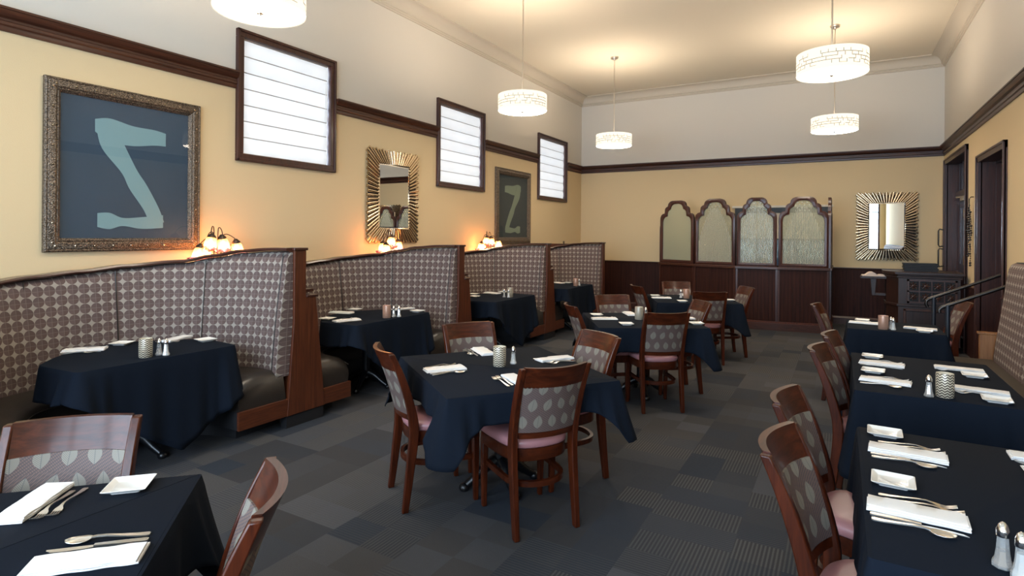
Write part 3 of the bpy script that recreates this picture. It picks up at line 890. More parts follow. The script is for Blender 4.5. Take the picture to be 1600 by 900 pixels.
# the unlit finial topped piece behind the last booth
t = thing('lamp_finial', 'small unlit dark metal lamp top behind the farthest booth', 'lamp', (-4.555, 9.935, 1.0))
bm = B(); lathe(bm, [(.0, 0), (.07, 0), (.07, .012), (.02, .03), (.012, .30), (.05, .32), (.095, .33), (.10, .35), (.05, .362), (.02, .38), (.012, .41), (.022, .425), (.012, .445), (.0, .455)], 20, cap=False); obj('stem', bm, M['bronze'], t, smooth=40)
bm = B()
for k in range(6):
    a = k * PI / 3; tube(bm, [(.05 * math.cos(a), .05 * math.sin(a), .35), (.085 * math.cos(a), .085 * math.sin(a), .375), (.075 * math.cos(a), .075 * math.sin(a), .395)], .008, 6)
obj('leaf_crown', bm, M['bronze'], t, smooth=50)

# ------------------------------------------------------------------ banquette
BQ0, BQ1 = .25, 6.70
t = thing('banquette', 'long patterned banquette with brown bench seat along the right wall', 'banquette', (1.2, 3.5, 0))
inv = Matrix.Translation((-1.2, -3.5, 0))
def finb(name, bm, m, par=None, **k):
    bmesh.ops.transform(bm, matrix=inv, verts=bm.verts[:]); return obj(name, bm, m, par or t, **k)
bm = B(); rows, uvs = [], []
ny = 60
prof = [(1.185, .44), (1.187, .50), (1.20, .62), (1.225, .80), (1.25, 1.0), (1.272, 1.18), (1.288, 1.28), (1.305, 1.32), (1.335, 1.338), (1.37, 1.335)]
seam = [BQ0 + (BQ1 - BQ0) * k / 6 for k in range(7)]
for x, z in prof:
    r, q = [], []
    for k in range(ny + 1):
        y = BQ0 + (BQ1 - BQ0) * k / ny
        d = min(abs(y - s) for s in seam)
        r.append(Vector((x + .018 * max(0, 1 - d / .06), y, z))); q.append((y, z))
    rows.append(r); uvs.append(q)
grid(bm, rows, uvs=uvs)
for k in (0, ny):   # ends
    ring = [rw[k].copy() for rw in rows] + [Vector((1.37, rows[0][k].y, .44))]
    lay = bm.loops.layers.uv.verify(); f = bm.faces.new([bm.verts.new(p) for p in ring])
    for l in f.loops: l[lay].uv = (l.vert.co.x, l.vert.co.z)
finb('backrest', bm, M['uph'], smooth=60)
bm = B(); box(bm, 1.33, XR - .052, BQ0, BQ1, 0, 1.30); finb('back_box', bm, M['hollow'])
bm = B(); box(bm, 1.36, XR - .052, BQ0, BQ1, 1.30, 1.345); finb('top_ledge', bm, M['post'])
for k in range(3):
    ya, yb = BQ0 + (BQ1 - BQ0) * k / 3, BQ0 + (BQ1 - BQ0) * (k + 1) / 3
    bm = B(); box(bm, .86, 1.215, ya + .003, yb - .003, .30, .462); finb('seat_cushion', bm, M['banq'], bevel=.03, smooth=40)
bm = B(); box(bm, .89, 1.33, BQ0, BQ1, .10, .30); finb('seat_base', bm, M['booth_y'])
bm = B(); box(bm, .94, 1.33, BQ0 + .02, BQ1 - .02, 0, .10); finb('toe_kick', bm, M['dark'])
bm = B(); box(bm, 1.105, XR - .055, BQ1 + .002, BQ1 + .06, 0, .68); ep = finb('end_panel', bm, M['oak'], bevel=.004); ep['label'] = 'honey coloured oak end panel'
bm = B(); box(bm, 1.092, XR - .055, BQ1 + .0, BQ1 + .075, .68, .70); finb('end_panel_cap', bm, M['oak'], bevel=.004)

# handrails at the steps
def handrail(y, x0, z0, label, curl):
    sl = .47
    t = thing('handrail', label, 'handrail', (x0 + .06, y, 0), 0, 'handrails beside the dark door')
    def P(x): return (x - x0 - .06, 0, z0 + (x - x0) * sl)
    pts = [P(x0 + .012), P(x0 + .035), P(x0 + .06)] + [P(x0 + .06 + (XR - .06 - x0) * k / 8) for k in range(1, 9)]
    pts = [(-.058, 0, z0 - .085), (-.072, 0, z0 - .05), (-.066, 0, z0 - .012)] + pts if curl else [(-.066, 0, z0 - .05), (-.07, 0, z0 - .02)] + pts
    bm = B(); tube(bm, pts, .017, 10); obj('rail', bm, M['rail'], t, smooth=60)
    bm = B(); tube(bm, [(0, 0, 0), (0, 0, z0 + .06 * sl)], .021, 12); lathe(bm, [(.05, 0), (.05, .008), (.025, .016)], 16); obj('post', bm, M['post'], t, smooth=50)
handrail(7.10, .86, .862, 'black handrail on a post standing beside the banquette end', False)
handrail(8.00, .85, .862, 'black handrail with a curled end, farther from the banquette', True)

# ------------------------------------------------------------------ glass screen
SP = [(-3.03, 11.06), (-2.31, 10.72), (-1.57, 10.50), (-.92, 10.53), (-.17, 10.66)]
t = thing('glass_screen', 'dark wood screen of arched etched glass panels before the back wall', 'screen', (-1.6, 11.2, 0))
inv = Matrix.Translation((1.6, -11.2, 0))
def fins(name, bm, m, par=None, **k):
    bmesh.ops.transform(bm, matrix=inv, verts=bm.verts[:]); return obj(name, bm, m, par or t, **k)
half = [(1, 0), (1, .70), (.985, .735), (.94, .768), (.86, .79), (.73, .80), (.72, .825), (.715, .858), (.69, .882), (.63, .900), (.54, .912), (.525, .930), (.50, .955), (.44, .978), (.36, .992), (.26, 1.0)]
def arch(hw, h, ins):
    p = [(max(0, x * hw - ins), z * h - (ins if z > 0 else -ins)) for x, z in half]
    return p + [(-x, z) for x, z in reversed(p)]
ZR, ZT = 1.06, 2.225
faces = [(SP[i], SP[i + 1], ZT) for i in range(4)] + [((-.17, 10.66), (-.17, 11.32), ZT + .0), ((-.17, 11.34), (-.17, 11.99), ZT - .22)] + [((-3.03, 11.99), (-3.03, 11.08), ZT - .25)]
for k, (a, b, zt) in enumerate(faces):
    a, b = Vector((*a, 0)), Vector((*b, 0)); d = (b - a); w = d.length; d.normalize(); nrm = Vector((d.y, -d.x, 0)); c = (a + b) / 2
    hw = w / 2 - .012
    out, inn = arch(hw, zt - ZR, 0), arch(hw, zt - ZR, .058)
    fn = lambda x, z, q: c + d * x + nrm * q + Vector((0, 0, ZR + z))
    bm = B()
    rows = [[fn(x, z, q) for x, z in P] for P, q in ((out, -.022), (out, .022), ([((x0 + x1) / 2, (z0 + z1) / 2) for (x0, z0), (x1, z1) in zip(out, inn)], .032), (inn, .022), (inn, -.022))]
    grid(bm, rows + [rows[0]], True)
    fr = fins('arched_frame', bm, M['trim_z'], smooth=30)
    bm = B(); lay = bm.loops.layers.uv.verify()
    mid = arch(hw, zt - ZR, .05)
    for q in (-.004, .004):
        f = bm.faces.new([bm.verts.new(fn(x, z, q)) for x, z in mid])
        for l, (x, z) in zip(f.loops, mid): l[lay].uv = (x, z / (zt - ZR))
    bmesh.ops.triangulate(bm, faces=bm.faces[:])
    bmesh.ops.transform(bm, matrix=inv, verts=bm.verts[:]); obj('glass', bm, M['plain_glass'] if k in (0, 6) else M['etched'], fr)
    # base panel of beadboard with stiles
    bm = B()
    def slab(x0, x1, q0, q1, z0, z1, mi):
        vs = [bm.verts.new(c + d * x + nrm * q + Vector((0, 0, z))) for z in (z0, z1) for x, q in ((x0, q0), (x1, q0), (x1, q1), (x0, q1))]
        for I in ((0, 1, 2, 3), (4, 5, 6, 7), (0, 1, 5, 4), (1, 2, 6, 5), (2, 3, 7, 6), (3, 0, 4, 7)): bm.faces.new([vs[i] for i in I]).material_index = mi
    slab(-w / 2, w / 2, -.02, .012, .10, ZR - .04, 0)
    slab(-w / 2, -w / 2 + .03, -.02, .024, .10, ZR - .03, 1); slab(w / 2 - .03, w / 2, -.02, .024, .10, ZR - .03, 1)
    fins('base_panel', bm, [M['bead_x'] if k < 4 else M['bead_y'], M['trim_z']])
    bm = B(); slab(-w / 2 - .01, w / 2 + .01, -.03, .045, ZR - .045, ZR, 0); fins('rail', bm, M['trim_x'], bevel=.006)
    bm = B(); slab(-w / 2 - .01, w / 2 + .01, -.02, .05, 0, .12, 0); slab(-w / 2 - .008, w / 2 + .008, -.02, .034, .12, .15, 1); fins('base_moulding', bm, [M['trim_x'], M['booth_y']])

# ------------------------------------------------------------------ host stand and things on it
t = thing('host_stand', 'dark carved wooden host stand with slanted side, in front of back mirror', 'host stand', (1.0, 10.0, 0))
inv = Matrix.Translation((-1.0, -10.0, 0))
def finh(name, bm, m, par=None, **k):
    bmesh.ops.transform(bm, matrix=inv, verts=bm.verts[:]); return obj(name, bm, m, par or t, **k)
plan = [(.70, 9.72), (1.40, 9.72), (1.40, 10.30), (.575, 10.30), (.575, 9.98)]
def grown(g):
    cx = sum(p[0] for p in plan) / 5; cy = sum(p[1] for p in plan) / 5
    return [(x + (g if x > cx else -g), y + (g if y > cy else -g)) for x, y in plan]
bm = B(); prism(bm, plan, .08, 1.0, lambda a, b, z: Vector((a, b, z))); finh('body', bm, M['host'], bevel=.004)
bm = B(); prism(bm, grown(-.03), 0, .08, lambda a, b, z: Vector((a, b, z))); finh('toe_kick', bm, M['dark'])
bm = B(); prism(bm, grown(.02), 1.0, 1.025, lambda a, b, z: Vector((a, b, z))); prism(bm, grown(.045), 1.045, 1.085, lambda a, b, z: Vector((a, b, z))); prism(bm, grown(.01), 1.025, 1.045, lambda a, b, z: Vector((a, b, z))); finh('top', bm, M['host'], bevel=.006)
bm = B(); prism(bm, grown(.018), .60, .635, lambda a, b, z: Vector((a, b, z))); finh('mid_moulding', bm, M['host'], bevel=.006)
bm = B()
box(bm, .80, 1.36, 9.70, 9.722, .655, .985)
finh('carved_panel_back', bm, M['dark'])
bm = B()
for x0, x1, z0, z1 in ((.80, 1.36, .655, .68), (.80, 1.36, .96, .985), (.80, .825, .655, .985), (1.335, 1.36, .655, .985), (.80, 1.36, .81, .83)):
    box(bm, x0, x1, 9.682, 9.702, z0, z1)
for k in (1, 2, 3): box(bm, .80 + .14 * k - .008, .80 + .14 * k + .008, 9.685, 9.702, .655, .985)
for k in range(4):
    for z in (.745, .895):
        cx = .87 + .14 * k
        for a in range(8):
            an = a * PI / 4; tube(bm, [(cx, 9.698, z), (cx + .05 * math.cos(an), 9.692, z + .05 * math.sin(an))], [.010, .006], 6)
        lathe(bm, [(.0, 0), (.022, 0), (.016, .012), (.0, .016)], 10, Matrix.Translation((cx, 9.70, z)) @ Matrix.Rotation(PI / 2, 4, 'X'), cap=False)
finh('carved_lattice', bm, M['trim_x'])
bm = B()
for x0, x1, z0, z1 in ((.76, 1.36, .14, .17), (.76, 1.36, .54, .57), (.76, .79, .14, .57), (1.33, 1.36, .14, .57)): box(bm, x0, x1, 9.70, 9.722, z0, z1)
finh('lower_frame', bm, M['trim_x'], bevel=.004)
bm = B(); box(bm, .25, .60, 10.02, 10.26, .955, .985); prism(bm, [(.40, .70), (.44, .70), (.46, .955), (.38, .955)], 10.12, 10.16, lambda a, z, y: Vector((a, y, z))); box(bm, .40, .575, 10.125, 10.155, .70, .74); finh('side_shelf', bm, M['host'], bevel=.004)
for k in range(5):
    j = [0, .006, -.004, .004, -.006][k]
    lab = ['bottom black menu of the pile on the host stand', 'second black menu up in the pile on host stand', 'middle black menu of the pile on host stand', 'fourth black menu up in the pile on host stand', 'topmost black menu of the pile on host stand'][k]
    m = thing('menu', lab, 'menu', (.975 + j, 9.98, 1.085 + .0235 * k), j * 2, 'black menus piled on the host stand')
    bm = B(); box(bm, -.20, .20, -.13, .13, 0, .003); box(bm, -.20, .20, -.13, .13, .0195, .0225); box(bm, -.20, -.197, -.13, .13, 0, .0225); obj('cover', bm, M['blackbook'], m)
    bm = B(); box(bm, -.194, .192, -.124, .124, .0031, .0194); obj('pages', bm, M['dark'], m)
bk = thing('ledger_book', 'open reservation book lying on the shelf beside host stand', 'book', (.455, 10.13, .985), .05)
for s in (-1, 1):
    bm = B(); rows = []
    for x in range(9):
        f = x / 8; h = (.055 if s < 0 else .02) * math.sin(min(1, f * 1.15 + .12) * PI * .95) + .006
        rows.append([Vector((s * f * .185, -.11, .004)), Vector((s * f * .185, -.11, .006 + h)), Vector((s * f * .185, .11, .006 + h)), Vector((s * f * .185, .11, .004))])
    V = grid(bm, rows, True); bm.faces.new(V[0][::-1]); bm.faces.new(V[-1]); obj('page_block', bm, M['paper'], bk, smooth=40)
bm = B(); box(bm, -.195, .195, -.115, .115, 0, .004); obj('cover', bm, M['blackbook'], bk)

# bead garland between the doors
t = thing('bead_garland', 'dark bead garland hanging on the wall between the two doors', 'garland', (XR - .02, 9.50, 2.10))
bm = B(); tube(bm, [(.018, 0, 0), (-.012, 0, 0), (-.018, 0, -.015)], .006, 6); obj('hook', bm, M['bronze'], t)
rnd = random.Random(5)
for sidx in range(6):
    bm = B(); ln = [.52, .90, .74, .62, .80, .45][sidx]; y = 0; pts = []
    top = -.02
    for k in range(int(ln / .03)):
        f = k / (ln / .03); spread = (sidx - 2.5) * .055 * min(1, max(0, f * 1.8 - .2))
        p = (-.022 - .008 * rnd.random(), spread + rnd.uniform(-.012, .012), top - f * ln); pts.append(p)
        if f > .25 and rnd.random() < .8:
            bmesh.ops.create_icosphere(bm, subdivisions=1, radius=rnd.choice((.009, .012, .016)), matrix=Matrix.Translation(p))
    tube(bm, pts, .003, 5); obj('strand', bm, M['darkglass'], t, smooth=80)

# ------------------------------------------------------------------ chair
def bp_(p, q, f): return tuple(a + (b - a) * f for a, b in zip(p, q))
def make_chair():
    r = thing('dining_chair', '', '')
    wd = M['chair']
    POST = [(.178, -.252, 0), (.178, -.226, .22), (.179, -.205, .44), (.182, -.224, .58), (.186, -.280, .76), (.190, -.338, .892)]
    PW = [(.030, .036), (.034, .046), (.036, .054), (.034, .050), (.032, .042), (.030, .032)]
    ip = catmull(POST, 20); iw = catmull(PW, 20)
    for s in (-1, 1):
        bm = B(); sweep_rect(bm, [(s * x, y, z) for x, y, z in ip], iw); obj('rear_leg', bm, wd, r, bevel=.005, smooth=40)
    def post_y(z):
        for a, b in zip(ip, ip[1:]):
            if a[2] <= z <= b[2]: return a[1] + (b[1] - a[1]) * (z - a[2]) / (b[2] - a[2] + 1e-9)
        return ip[-1][1]
    def curved(bm, z0, z1, thick, hx, bow, nz=4, uv=False, lift=0., y_off=0.):
        n = 18; front, backr = [], []
        uvs = []
        for j in range(nz + 1):
            z = z0 + (z1 - z0) * j / nz; f_, b_, q = [], [], []
            for k in range(n + 1):
                x = -hx + 2 * hx * k / n; e = 1 - (x / hx) ** 2
                y = post_y(z) - bow * e + y_off; zz = z + (lift * (x / hx) ** 2 if j == nz else 0)
                f_.append(Vector((x, y + thick / 2, zz))); b_.append(Vector((x, y - thick / 2, zz))); q.append((x + .5, z))
            front.append(f_); backr.append(b_); uvs.append(q)
        loop = front + backr[::-1] + [front[0]]
        grid(bm, loop, uvs=(uvs + uvs[::-1] + [uvs[0]]) if uv else None)
        for c in (0, n):
            ring = [rw[c] for rw in front] + [rw[c] for rw in backr[::-1]]
            bm.faces.new([bm.verts.new(p) for p in ring])
    bm = B(); curved(bm, .785, .893, .024, .178, .045, lift=.004); obj('top_rail', bm, M['chair_x'], r, smooth=40)
    bm = B(); curved(bm, .505, .545, .022, .172, .040); obj('lower_rail', bm, M['chair_x'], r, smooth=40)
    bm = B(); curved(bm, .540, .790, .030, .172, .042, nz=8, uv=True); obj('back_panel', bm, M['leaf'], r, smooth=40)
    # seat outline
    half_ = [(0, .205), (.10, .205), (.175, .195), (.208, .165), (.208, .10), (.20, 0), (.185, -.10), (.155, -.17), (.09, -.208), (0, -.22)]
    hp = catmull(half_, 36)
    outl = [(x, y) for x, y in hp] + [(-x, y) for x, y in reversed(hp[1:-1])]
    def ring(sc, z): return [Vector((x * sc, y * sc + .0, z)) for x, y in outl]
    bm = B(); rows = [ring(.97, .438), ring(1.0, .446), ring(1.01, .462), ring(.99, .476), ring(.93, .486), ring(.75, .493), ring(.4, .496)]
    V = grid(bm, rows, True); bm.faces.new(V[0][::-1]); bm.faces.new(V[-1]); obj('seat', bm, M['vinyl'], r, smooth=60)
    bm = B(); rows = [ring(.97, .372), ring(.985, .378), ring(.985, .437), ring(.9, .437), ring(.9, .372)]
    grid(bm, rows + [rows[0]], True); obj('seat_frame', bm, M['chair_x'], r, smooth=40)
    for s in (-1, 1):
        bm = B(); sweep_rect(bm, [(s * .180, .168, .0), (s * .182, .165, .2), (s * .182, .163, .40)], [(.026, .028), (.033, .035), (.038, .040)]); obj('front_leg', bm, wd, r, bevel=.005, smooth=40)
    # bentwood hoop
    hoop = catmull([(.168, .17, .255), (.166, .02, .255), (.155, -.12, .255), (.10, -.195, .255), (0, -.222, .255), (-.10, -.195, .255), (-.155, -.12, .255), (-.166, .02, .255), (-.168, .17, .255)], 48)
    P = [Vector(p) for p in hoop]; nor = []
    for i in range(len(P)):
        d = (P[min(i + 1, len(P) - 1)] - P[max(i - 1, 0)]).normalized(); nor.append(Vector((d.y, -d.x, 0)))
    bm = B(); ribbon(bm, P, nor, .010, .015); obj('stretcher', bm, M['chair_x'], r, smooth=40)
    return Proto(r)
chair = make_chair()
def put_chair(bx, by, ang, label):
    """bx, by: middle of the top rail; ang: facing direction in degrees"""
    a = math.radians(ang); o = -.338
    chair.place((bx - o * math.cos(a), by - o * math.sin(a), 0), a - PI / 2, label, 'chair', 'cherry wood dining chairs with leaf fabric backs')
CH = [(-2.294, 2.527, 54, 'leaf-back wooden chair on the booth side of the nearest four-chair table'),
      (-2.41, 3.564, -34, 'leaf-back wooden chair between nearest four-chair table and second booth'),
      (-1.408, 3.672, 239, 'leaf-back wooden chair behind nearest four-chair table, toward the middle table'),
      (-1.249, 2.646, 145, 'wooden chair seen whole from behind, at the nearest four-chair table'),
      (-2.242, 5.055, 38, 'leaf-back chair beside middle four-chair table, on its booth side'),
      (-2.22, 6.13, -48, 'leaf-back chair behind middle four-chair table, facing the camera'),
      (-1.298, 4.982, 126, 'leaf-back chair seen from behind at the middle four-chair table'),
      (-1.226, 6.06, 216, 'leaf-back chair at the middle four-chair table, nearest the aisle'),
      (-2.38, 7.51, 38, 'leaf-back chair on the booth side of the table by the glass screen'),
      (-2.094, 8.487, -66, 'leaf-back chair against the glass screen, facing the camera'),
      (-1.356, 7.159, 114, 'leaf-back chair seen from behind at the table by the glass screen'),
      (-1.075, 8.135, 212, 'leaf-back chair on the aisle side of the table by the glass screen'),
      (-2.325, .993, -44, 'wooden chair cut by the photo edge, facing the dark table before first booth'),
      (-1.305, .988, 228, 'wooden chair alone on the carpet side of the table before the first booth'),
      (-.195, 2.68, -7, 'leaf-back chair at the far place of the nearest banquette table'),
      (-.172, 2.09, -7, 'leaf-back chair at the near place of the nearest banquette table'),
      (-.060, 4.53, -7, 'leaf-back chair at the far place of the middle banquette table'),
      (-.114, 3.944, -8, 'leaf-back chair at the near place of the middle banquette table'),
      (-.205, 6.44, -6, 'leaf-back chair at the banquette table by the handrails, backed by the screen'),
      (1.125, 7.52, 186, 'wooden chair behind the handrail, facing away from the dark doors')]
for c in CH: put_chair(*c)

# ------------------------------------------------------------------ tables and cloths
def rect_poly(cx, cy, w, d, ang):
    a = math.radians(ang); e1 = (math.cos(a) * w / 2, math.sin(a) * w / 2); e2 = (-math.sin(a) * d / 2, math.cos(a) * d / 2)
    return [(cx + s * e1[0] + q * e2[0], cy + s * e1[1] + q * e2[1]) for s, q in ((-1, -1), (1, -1), (1, 1), (-1, 1))]
def resample(poly, step=.02, rad=.02):
    """closed outline with rounded corners -> points, outward normals, corner closeness"""
    n = len(poly); pts = []
    P = [Vector((x, y, 0)) for x, y in poly]
    for i in range(n):
        p, a, b = P[i], P[i - 1], P[(i + 1) % n]
        da, db = (a - p).normalized(), (b - p).normalized()
        s, e = p + da * rad, p + db * rad
        for k in range(5):
            f = k / 4; pts.append((s * (1 - f) ** 2 + p * 2 * f * (1 - f) + e * f ** 2, i))
        nx = P[(i + 1) % n] - db * 0
        l = (b - p).length - 2 * rad; m = max(1, int(l / step))
        for k in range(1, m): pts.append((e + db * l * k / m, None))
    Q = [p for p, _ in pts]; N_ = []
    c = sum(P, Vector()) / n
    for i in range(len(Q)):
        d = (Q[(i + 1) % len(Q)] - Q[i - 1]).normalized(); nn = Vector((d.y, -d.x, 0))
        if nn.dot(Q[i] - c) < 0: nn = -nn
        N_.append(nn)
    return Q, N_, P
def tablecloth(label, poly, drop_fn, group, seed, flare=.03, corner_flare=.09, zt=.727, name='tablecloth', folds=.010, rad=.02, sharp=None, cr=.24):
    Q, N_, P = resample(poly, rad=rad)
    rn = random.Random(seed); ph = [rn.uniform(0, 6.28) for _ in range(4)]
    c = sum(P, Vector()) / len(P)
    t = thing(name, label, 'tablecloth', (c.x, c.y, 0), 0, group)
    bm = B(); rows = []
    n = len(Q); s = 0.; S = []
    for i in range(n):
        S.append(s); s += (Q[(i + 1) % n] - Q[i]).length
    J = 12
    info = []
    for i in range(n):
        dc = max(0., -.012 + min((Q[i] - P[k]).length for k in (sharp if sharp is not None else range(len(P)))))
        lin = max(0., 1 - dc / (cr * .75)); cl = max(0., 1 - dc / cr); cl = cl * cl * (3 - 2 * cl)
        info.append((drop_fn(Q[i], lin), cl))
    for j in range(J + 3):
        r = []
        for i in range(n):
            q, nn = Q[i] - c, N_[i]; dr, cl = info[i]
            if j == 0: p = q - nn * .012 + Vector((0, 0, zt))
            elif j == 1: p = q - nn * .003 + Vector((0, 0, zt - .002))
            else:
                f = (j - 1) / (J + 1)
                w = folds * f * (math.sin(S[i] * 21 + ph[0]) + .6 * math.sin(S[i] * 37 + ph[1]))
                # folds gather beside each corner
                g = cl * (1 - cl) * 4 * f * .020 * math.sin(S[i] * 55 + ph[2])
                out = .002 + flare * f + corner_flare * cl * f ** 1.2 + w * (1 - .6 * cl) + g
                p = q + nn * out + Vector((0, 0, zt - .006 - dr * f))
            r.append(p)
        rows.append(r)
    V = grid(bm, rows, True); bm.faces.new(V[0])
    o = obj('cloth', bm, M['cloth'], None, smooth=50)
    md = o.modifiers.new('Solidify', 'SOLIDIFY'); md.thickness = .003; md.offset = -1
    # a cloth is a single mesh: keep the mesh itself as the top-level thing
    o.location = t.location; o.name = name; bpy.data.objects.remove(t); tag(o, label, 'tablecloth', group)
    return o
def make_table(label, poly, ped, ang, group, name='dining_table'):
    cx, cy = ped
    t = thing(name, label, 'table', (cx, cy, 0), math.radians(ang), group)
    R = Matrix.Rotation(-math.radians(ang), 3, 'Z')
    bm = B(); k = .985
    gx = sum(p[0] for p in poly) / len(poly); gy = sum(p[1] for p in poly) / len(poly)
    loc = [R @ Vector((gx + (x - gx) * k - cx, gy + (y - gy) * k - cy, 0)) for x, y in poly]
    prism(bm, [(v.x, v.y) for v in loc],   .687, .717, lambda a, b, z: Vector((a, b, z))); obj('tabletop', bm, M['cap'], t, bevel=.004)
    bm = B(); lathe(bm, [(.05, .10), (.042, .13), (.038, .2), (.038, .635), (.05, .655), (.16, .675), (.16, .687)], 20); obj('column', bm, M['iron'], t, smooth=45)
    for q in range(4):
        a = q * PI / 2; d = Vector((math.cos(a), math.sin(a), 0))
        bm = B(); tube(bm, [d * .03 + Vector((0, 0, .15)), d * .10 + Vector((0, 0, .12)), d * .16 + Vector((0, 0, .07)), d * .22 + Vector((0, 0, .03))], [.036, .034, .028, .022], 10)
        f = obj('foot', bm, M['iron'], t, smooth=60)
        bm = B(); lathe(bm, [(.0, 0), (.026, 0), (.032, .012), (.030, .026), (.02, .040), (.0, .044)], 16, Matrix.Translation(d * .235), cap=False); obj('foot_cap', bm, M['iron'], f, smooth=60)
    return t
K = 1.034
G4, GB, GQ = 'square tables in the middle of the room', 'tables inside the curved booths', 'tables along the banquette'
GC = 'black tablecloths'
def square_set(cx, cy, w, d, ang, h, extra, tl_, cl_, seed, cf=.09):
    cx, cy, w, d = cx * K, cy * K, w * K, d * K
    poly = rect_poly(cx, cy, w, d, ang)
    make_table(tl_, poly, (cx, cy), ang, G4)
    tablecloth(cl_, poly, lambda p, cl: h + extra * cl ** 1.6, GC, seed, flare=.010, corner_flare=cf, cr=.24, rad=.012)
square_set(-1.777, 2.984, 1.00, 1.06, 53, .15, .17, 'square pedestal table with four chairs, nearest the camera', 'black cloth with pointed hanging corners on the nearest four-chair table', 1)
square_set(-1.657, 5.39, .98, 1.0, 31, .21, .15, 'square pedestal table with four chairs in the middle of the room', 'black cloth on the middle of three four-chair tables', 2)
square_set(-1.665, 7.565, 1.0, 1.0, 24, .26, .12, 'square pedestal table with four chairs closest to the glass screen', 'black cloth on the four-chair table closest to the glass screen', 3)
square_set(-1.82, .445, 1.0, 1.0, -44, .22, .20, 'table cut by the photo corner, standing before the nearest booth', 'black cloth on the cut-off table before the nearest booth', 4, .10)
# banquette tables
for (y0, y1, x0, x1, tl_, cl_, sd) in ((1.69, 2.85, .06, .82, 'banquette table nearest the camera, cut by the photo edge', 'black cloth on the banquette table nearest the camera', 11),
                                        (3.52, 4.67, .062, .805, 'middle banquette table, set for four', 'black cloth on the middle banquette table', 12),
                                        (5.90, 6.55, .05, .765, 'small banquette table set for two, next to the handrails', 'black cloth on the small table next to the handrails', 13)):
    x0, x1, y0, y1 = x0 * K, x1 * K, y0 * K, y1 * K
    poly = [(x0, y0), (x1, y0), (x1, y1), (x0, y1)]
    make_table(tl_, poly, ((x0 + x1) / 2 - .02, (y0 + y1) / 2), 0, GQ, 'banquette_table')
    tablecloth(cl_, poly, lambda p, cl, x1=x1: (.24 if p.x > x1 - .10 else .42 + .05 * cl), GC, sd, flare=.02, corner_flare=.045, folds=.007)
# booth tables (straight aisle edge, rounded rear)
BT = [(-3.74, 1.60, 0.), (-3.66, 3.68, 0.), (-3.565, 5.84, 0.), (-3.55, 7.87, 0.)]
ORD = ['nearest', 'second', 'third', 'farthest']
for k, (xf, ya, sk) in enumerate(BT):
    xf, ya = xf * K, ya * K
    yb = ya + (1.03 if k == 0 else 1.08)
    c = (ya + yb) / 2; hw = (yb - ya) / 2
    dp = .80 if k == 0 else .74
    base_poly = [(0, -hw), (0, hw), (-.42, hw + .03), (-.60, hw * .76), (-dp, hw * .30), (-dp, -hw * .30), (-.60, -hw * .76), (-.42, -hw - .03)]
    poly = [(xf + a, c + b) for a, b in base_poly]
    make_table('rounded pedestal table inside the %s booth' % ORD[k], [(xf - .04 + a * .93, c + b * .93) for a, b in base_poly], (xf - .40, c), 20, GB, 'booth_table')
    def drop(p, cl, xf=xf, c=c, hw=hw):
        f = (p.y - (c - hw)) / (2 * hw)
        if p.x > xf - .06:
            return   .17 + .47 * max(0., 1 - abs(f - .60) / .60) ** .8
        back = max(0., min(1., (xf - p.x - .05) / .3))
        return .18 + (.06 if f > .5 else .04) * back
    tablecloth('black cloth with one long point on the %s booth table' % ORD[k], poly, drop, GC, 20 + k, flare=.015, corner_flare=.05, folds=.012, sharp=(0, 1), rad=.04)

# ------------------------------------------------------------------ table settings
TZ = .728
def make_napkin():
    bm = B(); L_, W_, H_ = .25, .098, .020
    # three folded layers, each a flattened loop with a round fold on one long side
    for k, (dx, dy, z0, h, w, l) in enumerate(((0, 0, .0, .006, W_, L_), (.003, .004, .006, .0045, W_ * .93, L_ * .985), (-.001, .007, .0105, .0045, W_ * .84, L_ * .97))):
        n = 20; rows = []
        for i in range(n + 1):
            x = -l / 2 + l * i / n; wob = .0016 * math.sin(i * .9 + k) ; wob2 = .0012 * math.sin(i * .55 + 2 * k)
            sec = []
            for a in range(9):
                an = -PI / 2 + PI * a / 8; sec.append((-w / 2 + h / 2 - math.cos(an) * h / 2, z0 + h / 2 + math.sin(an) * h / 2))
            sec += [(0, z0 + h + wob2), (w / 2, z0 + h * .9 + wob2), (w / 2 + .001, z0 + h * .55), (w / 2, z0 + h * .1), (0, z0)]
            rows.append([Vector((x + dx, y + dy + wob, max(0., z))) for y, z in sec])
        V = grid(bm, rows, True); bm.faces.new(V[0][::-1]); bm.faces.new(V[-1])
    return Proto(obj('napkin', bm, M['napkin'], None, smooth=40))
def strip(bm, pts, th=.0022):
    """pts: (x, halfwidth, z) along +x"""
    rows = [[Vector((x, -w, z)), Vector((x, w, z)), Vector((x, w, z + th)), Vector((x, -w, z + th))] for x, w, z in pts]
    V = grid(bm, rows, True); bm.faces.new(V[0][::-1]); bm.faces.new(V[-1])
HANDLE = [(-.10, .006, .001), (-.095, .0088, .001), (-.07, .0075, .002), (-.03, .0045, .006), (.0, .0035, .010), (.025, .0032, .011)]
def make_fork():
    bm = B()
    strip(bm, HANDLE + [(.040, .005, .008), (.050, .011, .0045), (.060, .0125, .002)])
    for k in range(4):
        y = -.0095 + k * .00633
        rows = [(.058, .0016, .0025), (.075, .0014, .001), (.090, .0013, .005), (.102, .0008, .0095)]
        r = [[Vector((x, y - w, z)), Vector((x, y + w, z)), Vector((x, y + w, z + .002)), Vector((x, y - w, z + .002))] for x, w, z in rows]
        V = grid(bm, r, True); bm.faces.new(V[0][::-1]); bm.faces.new(V[-1])
    return Proto(obj('fork', bm, M['steel'], None, smooth=50))
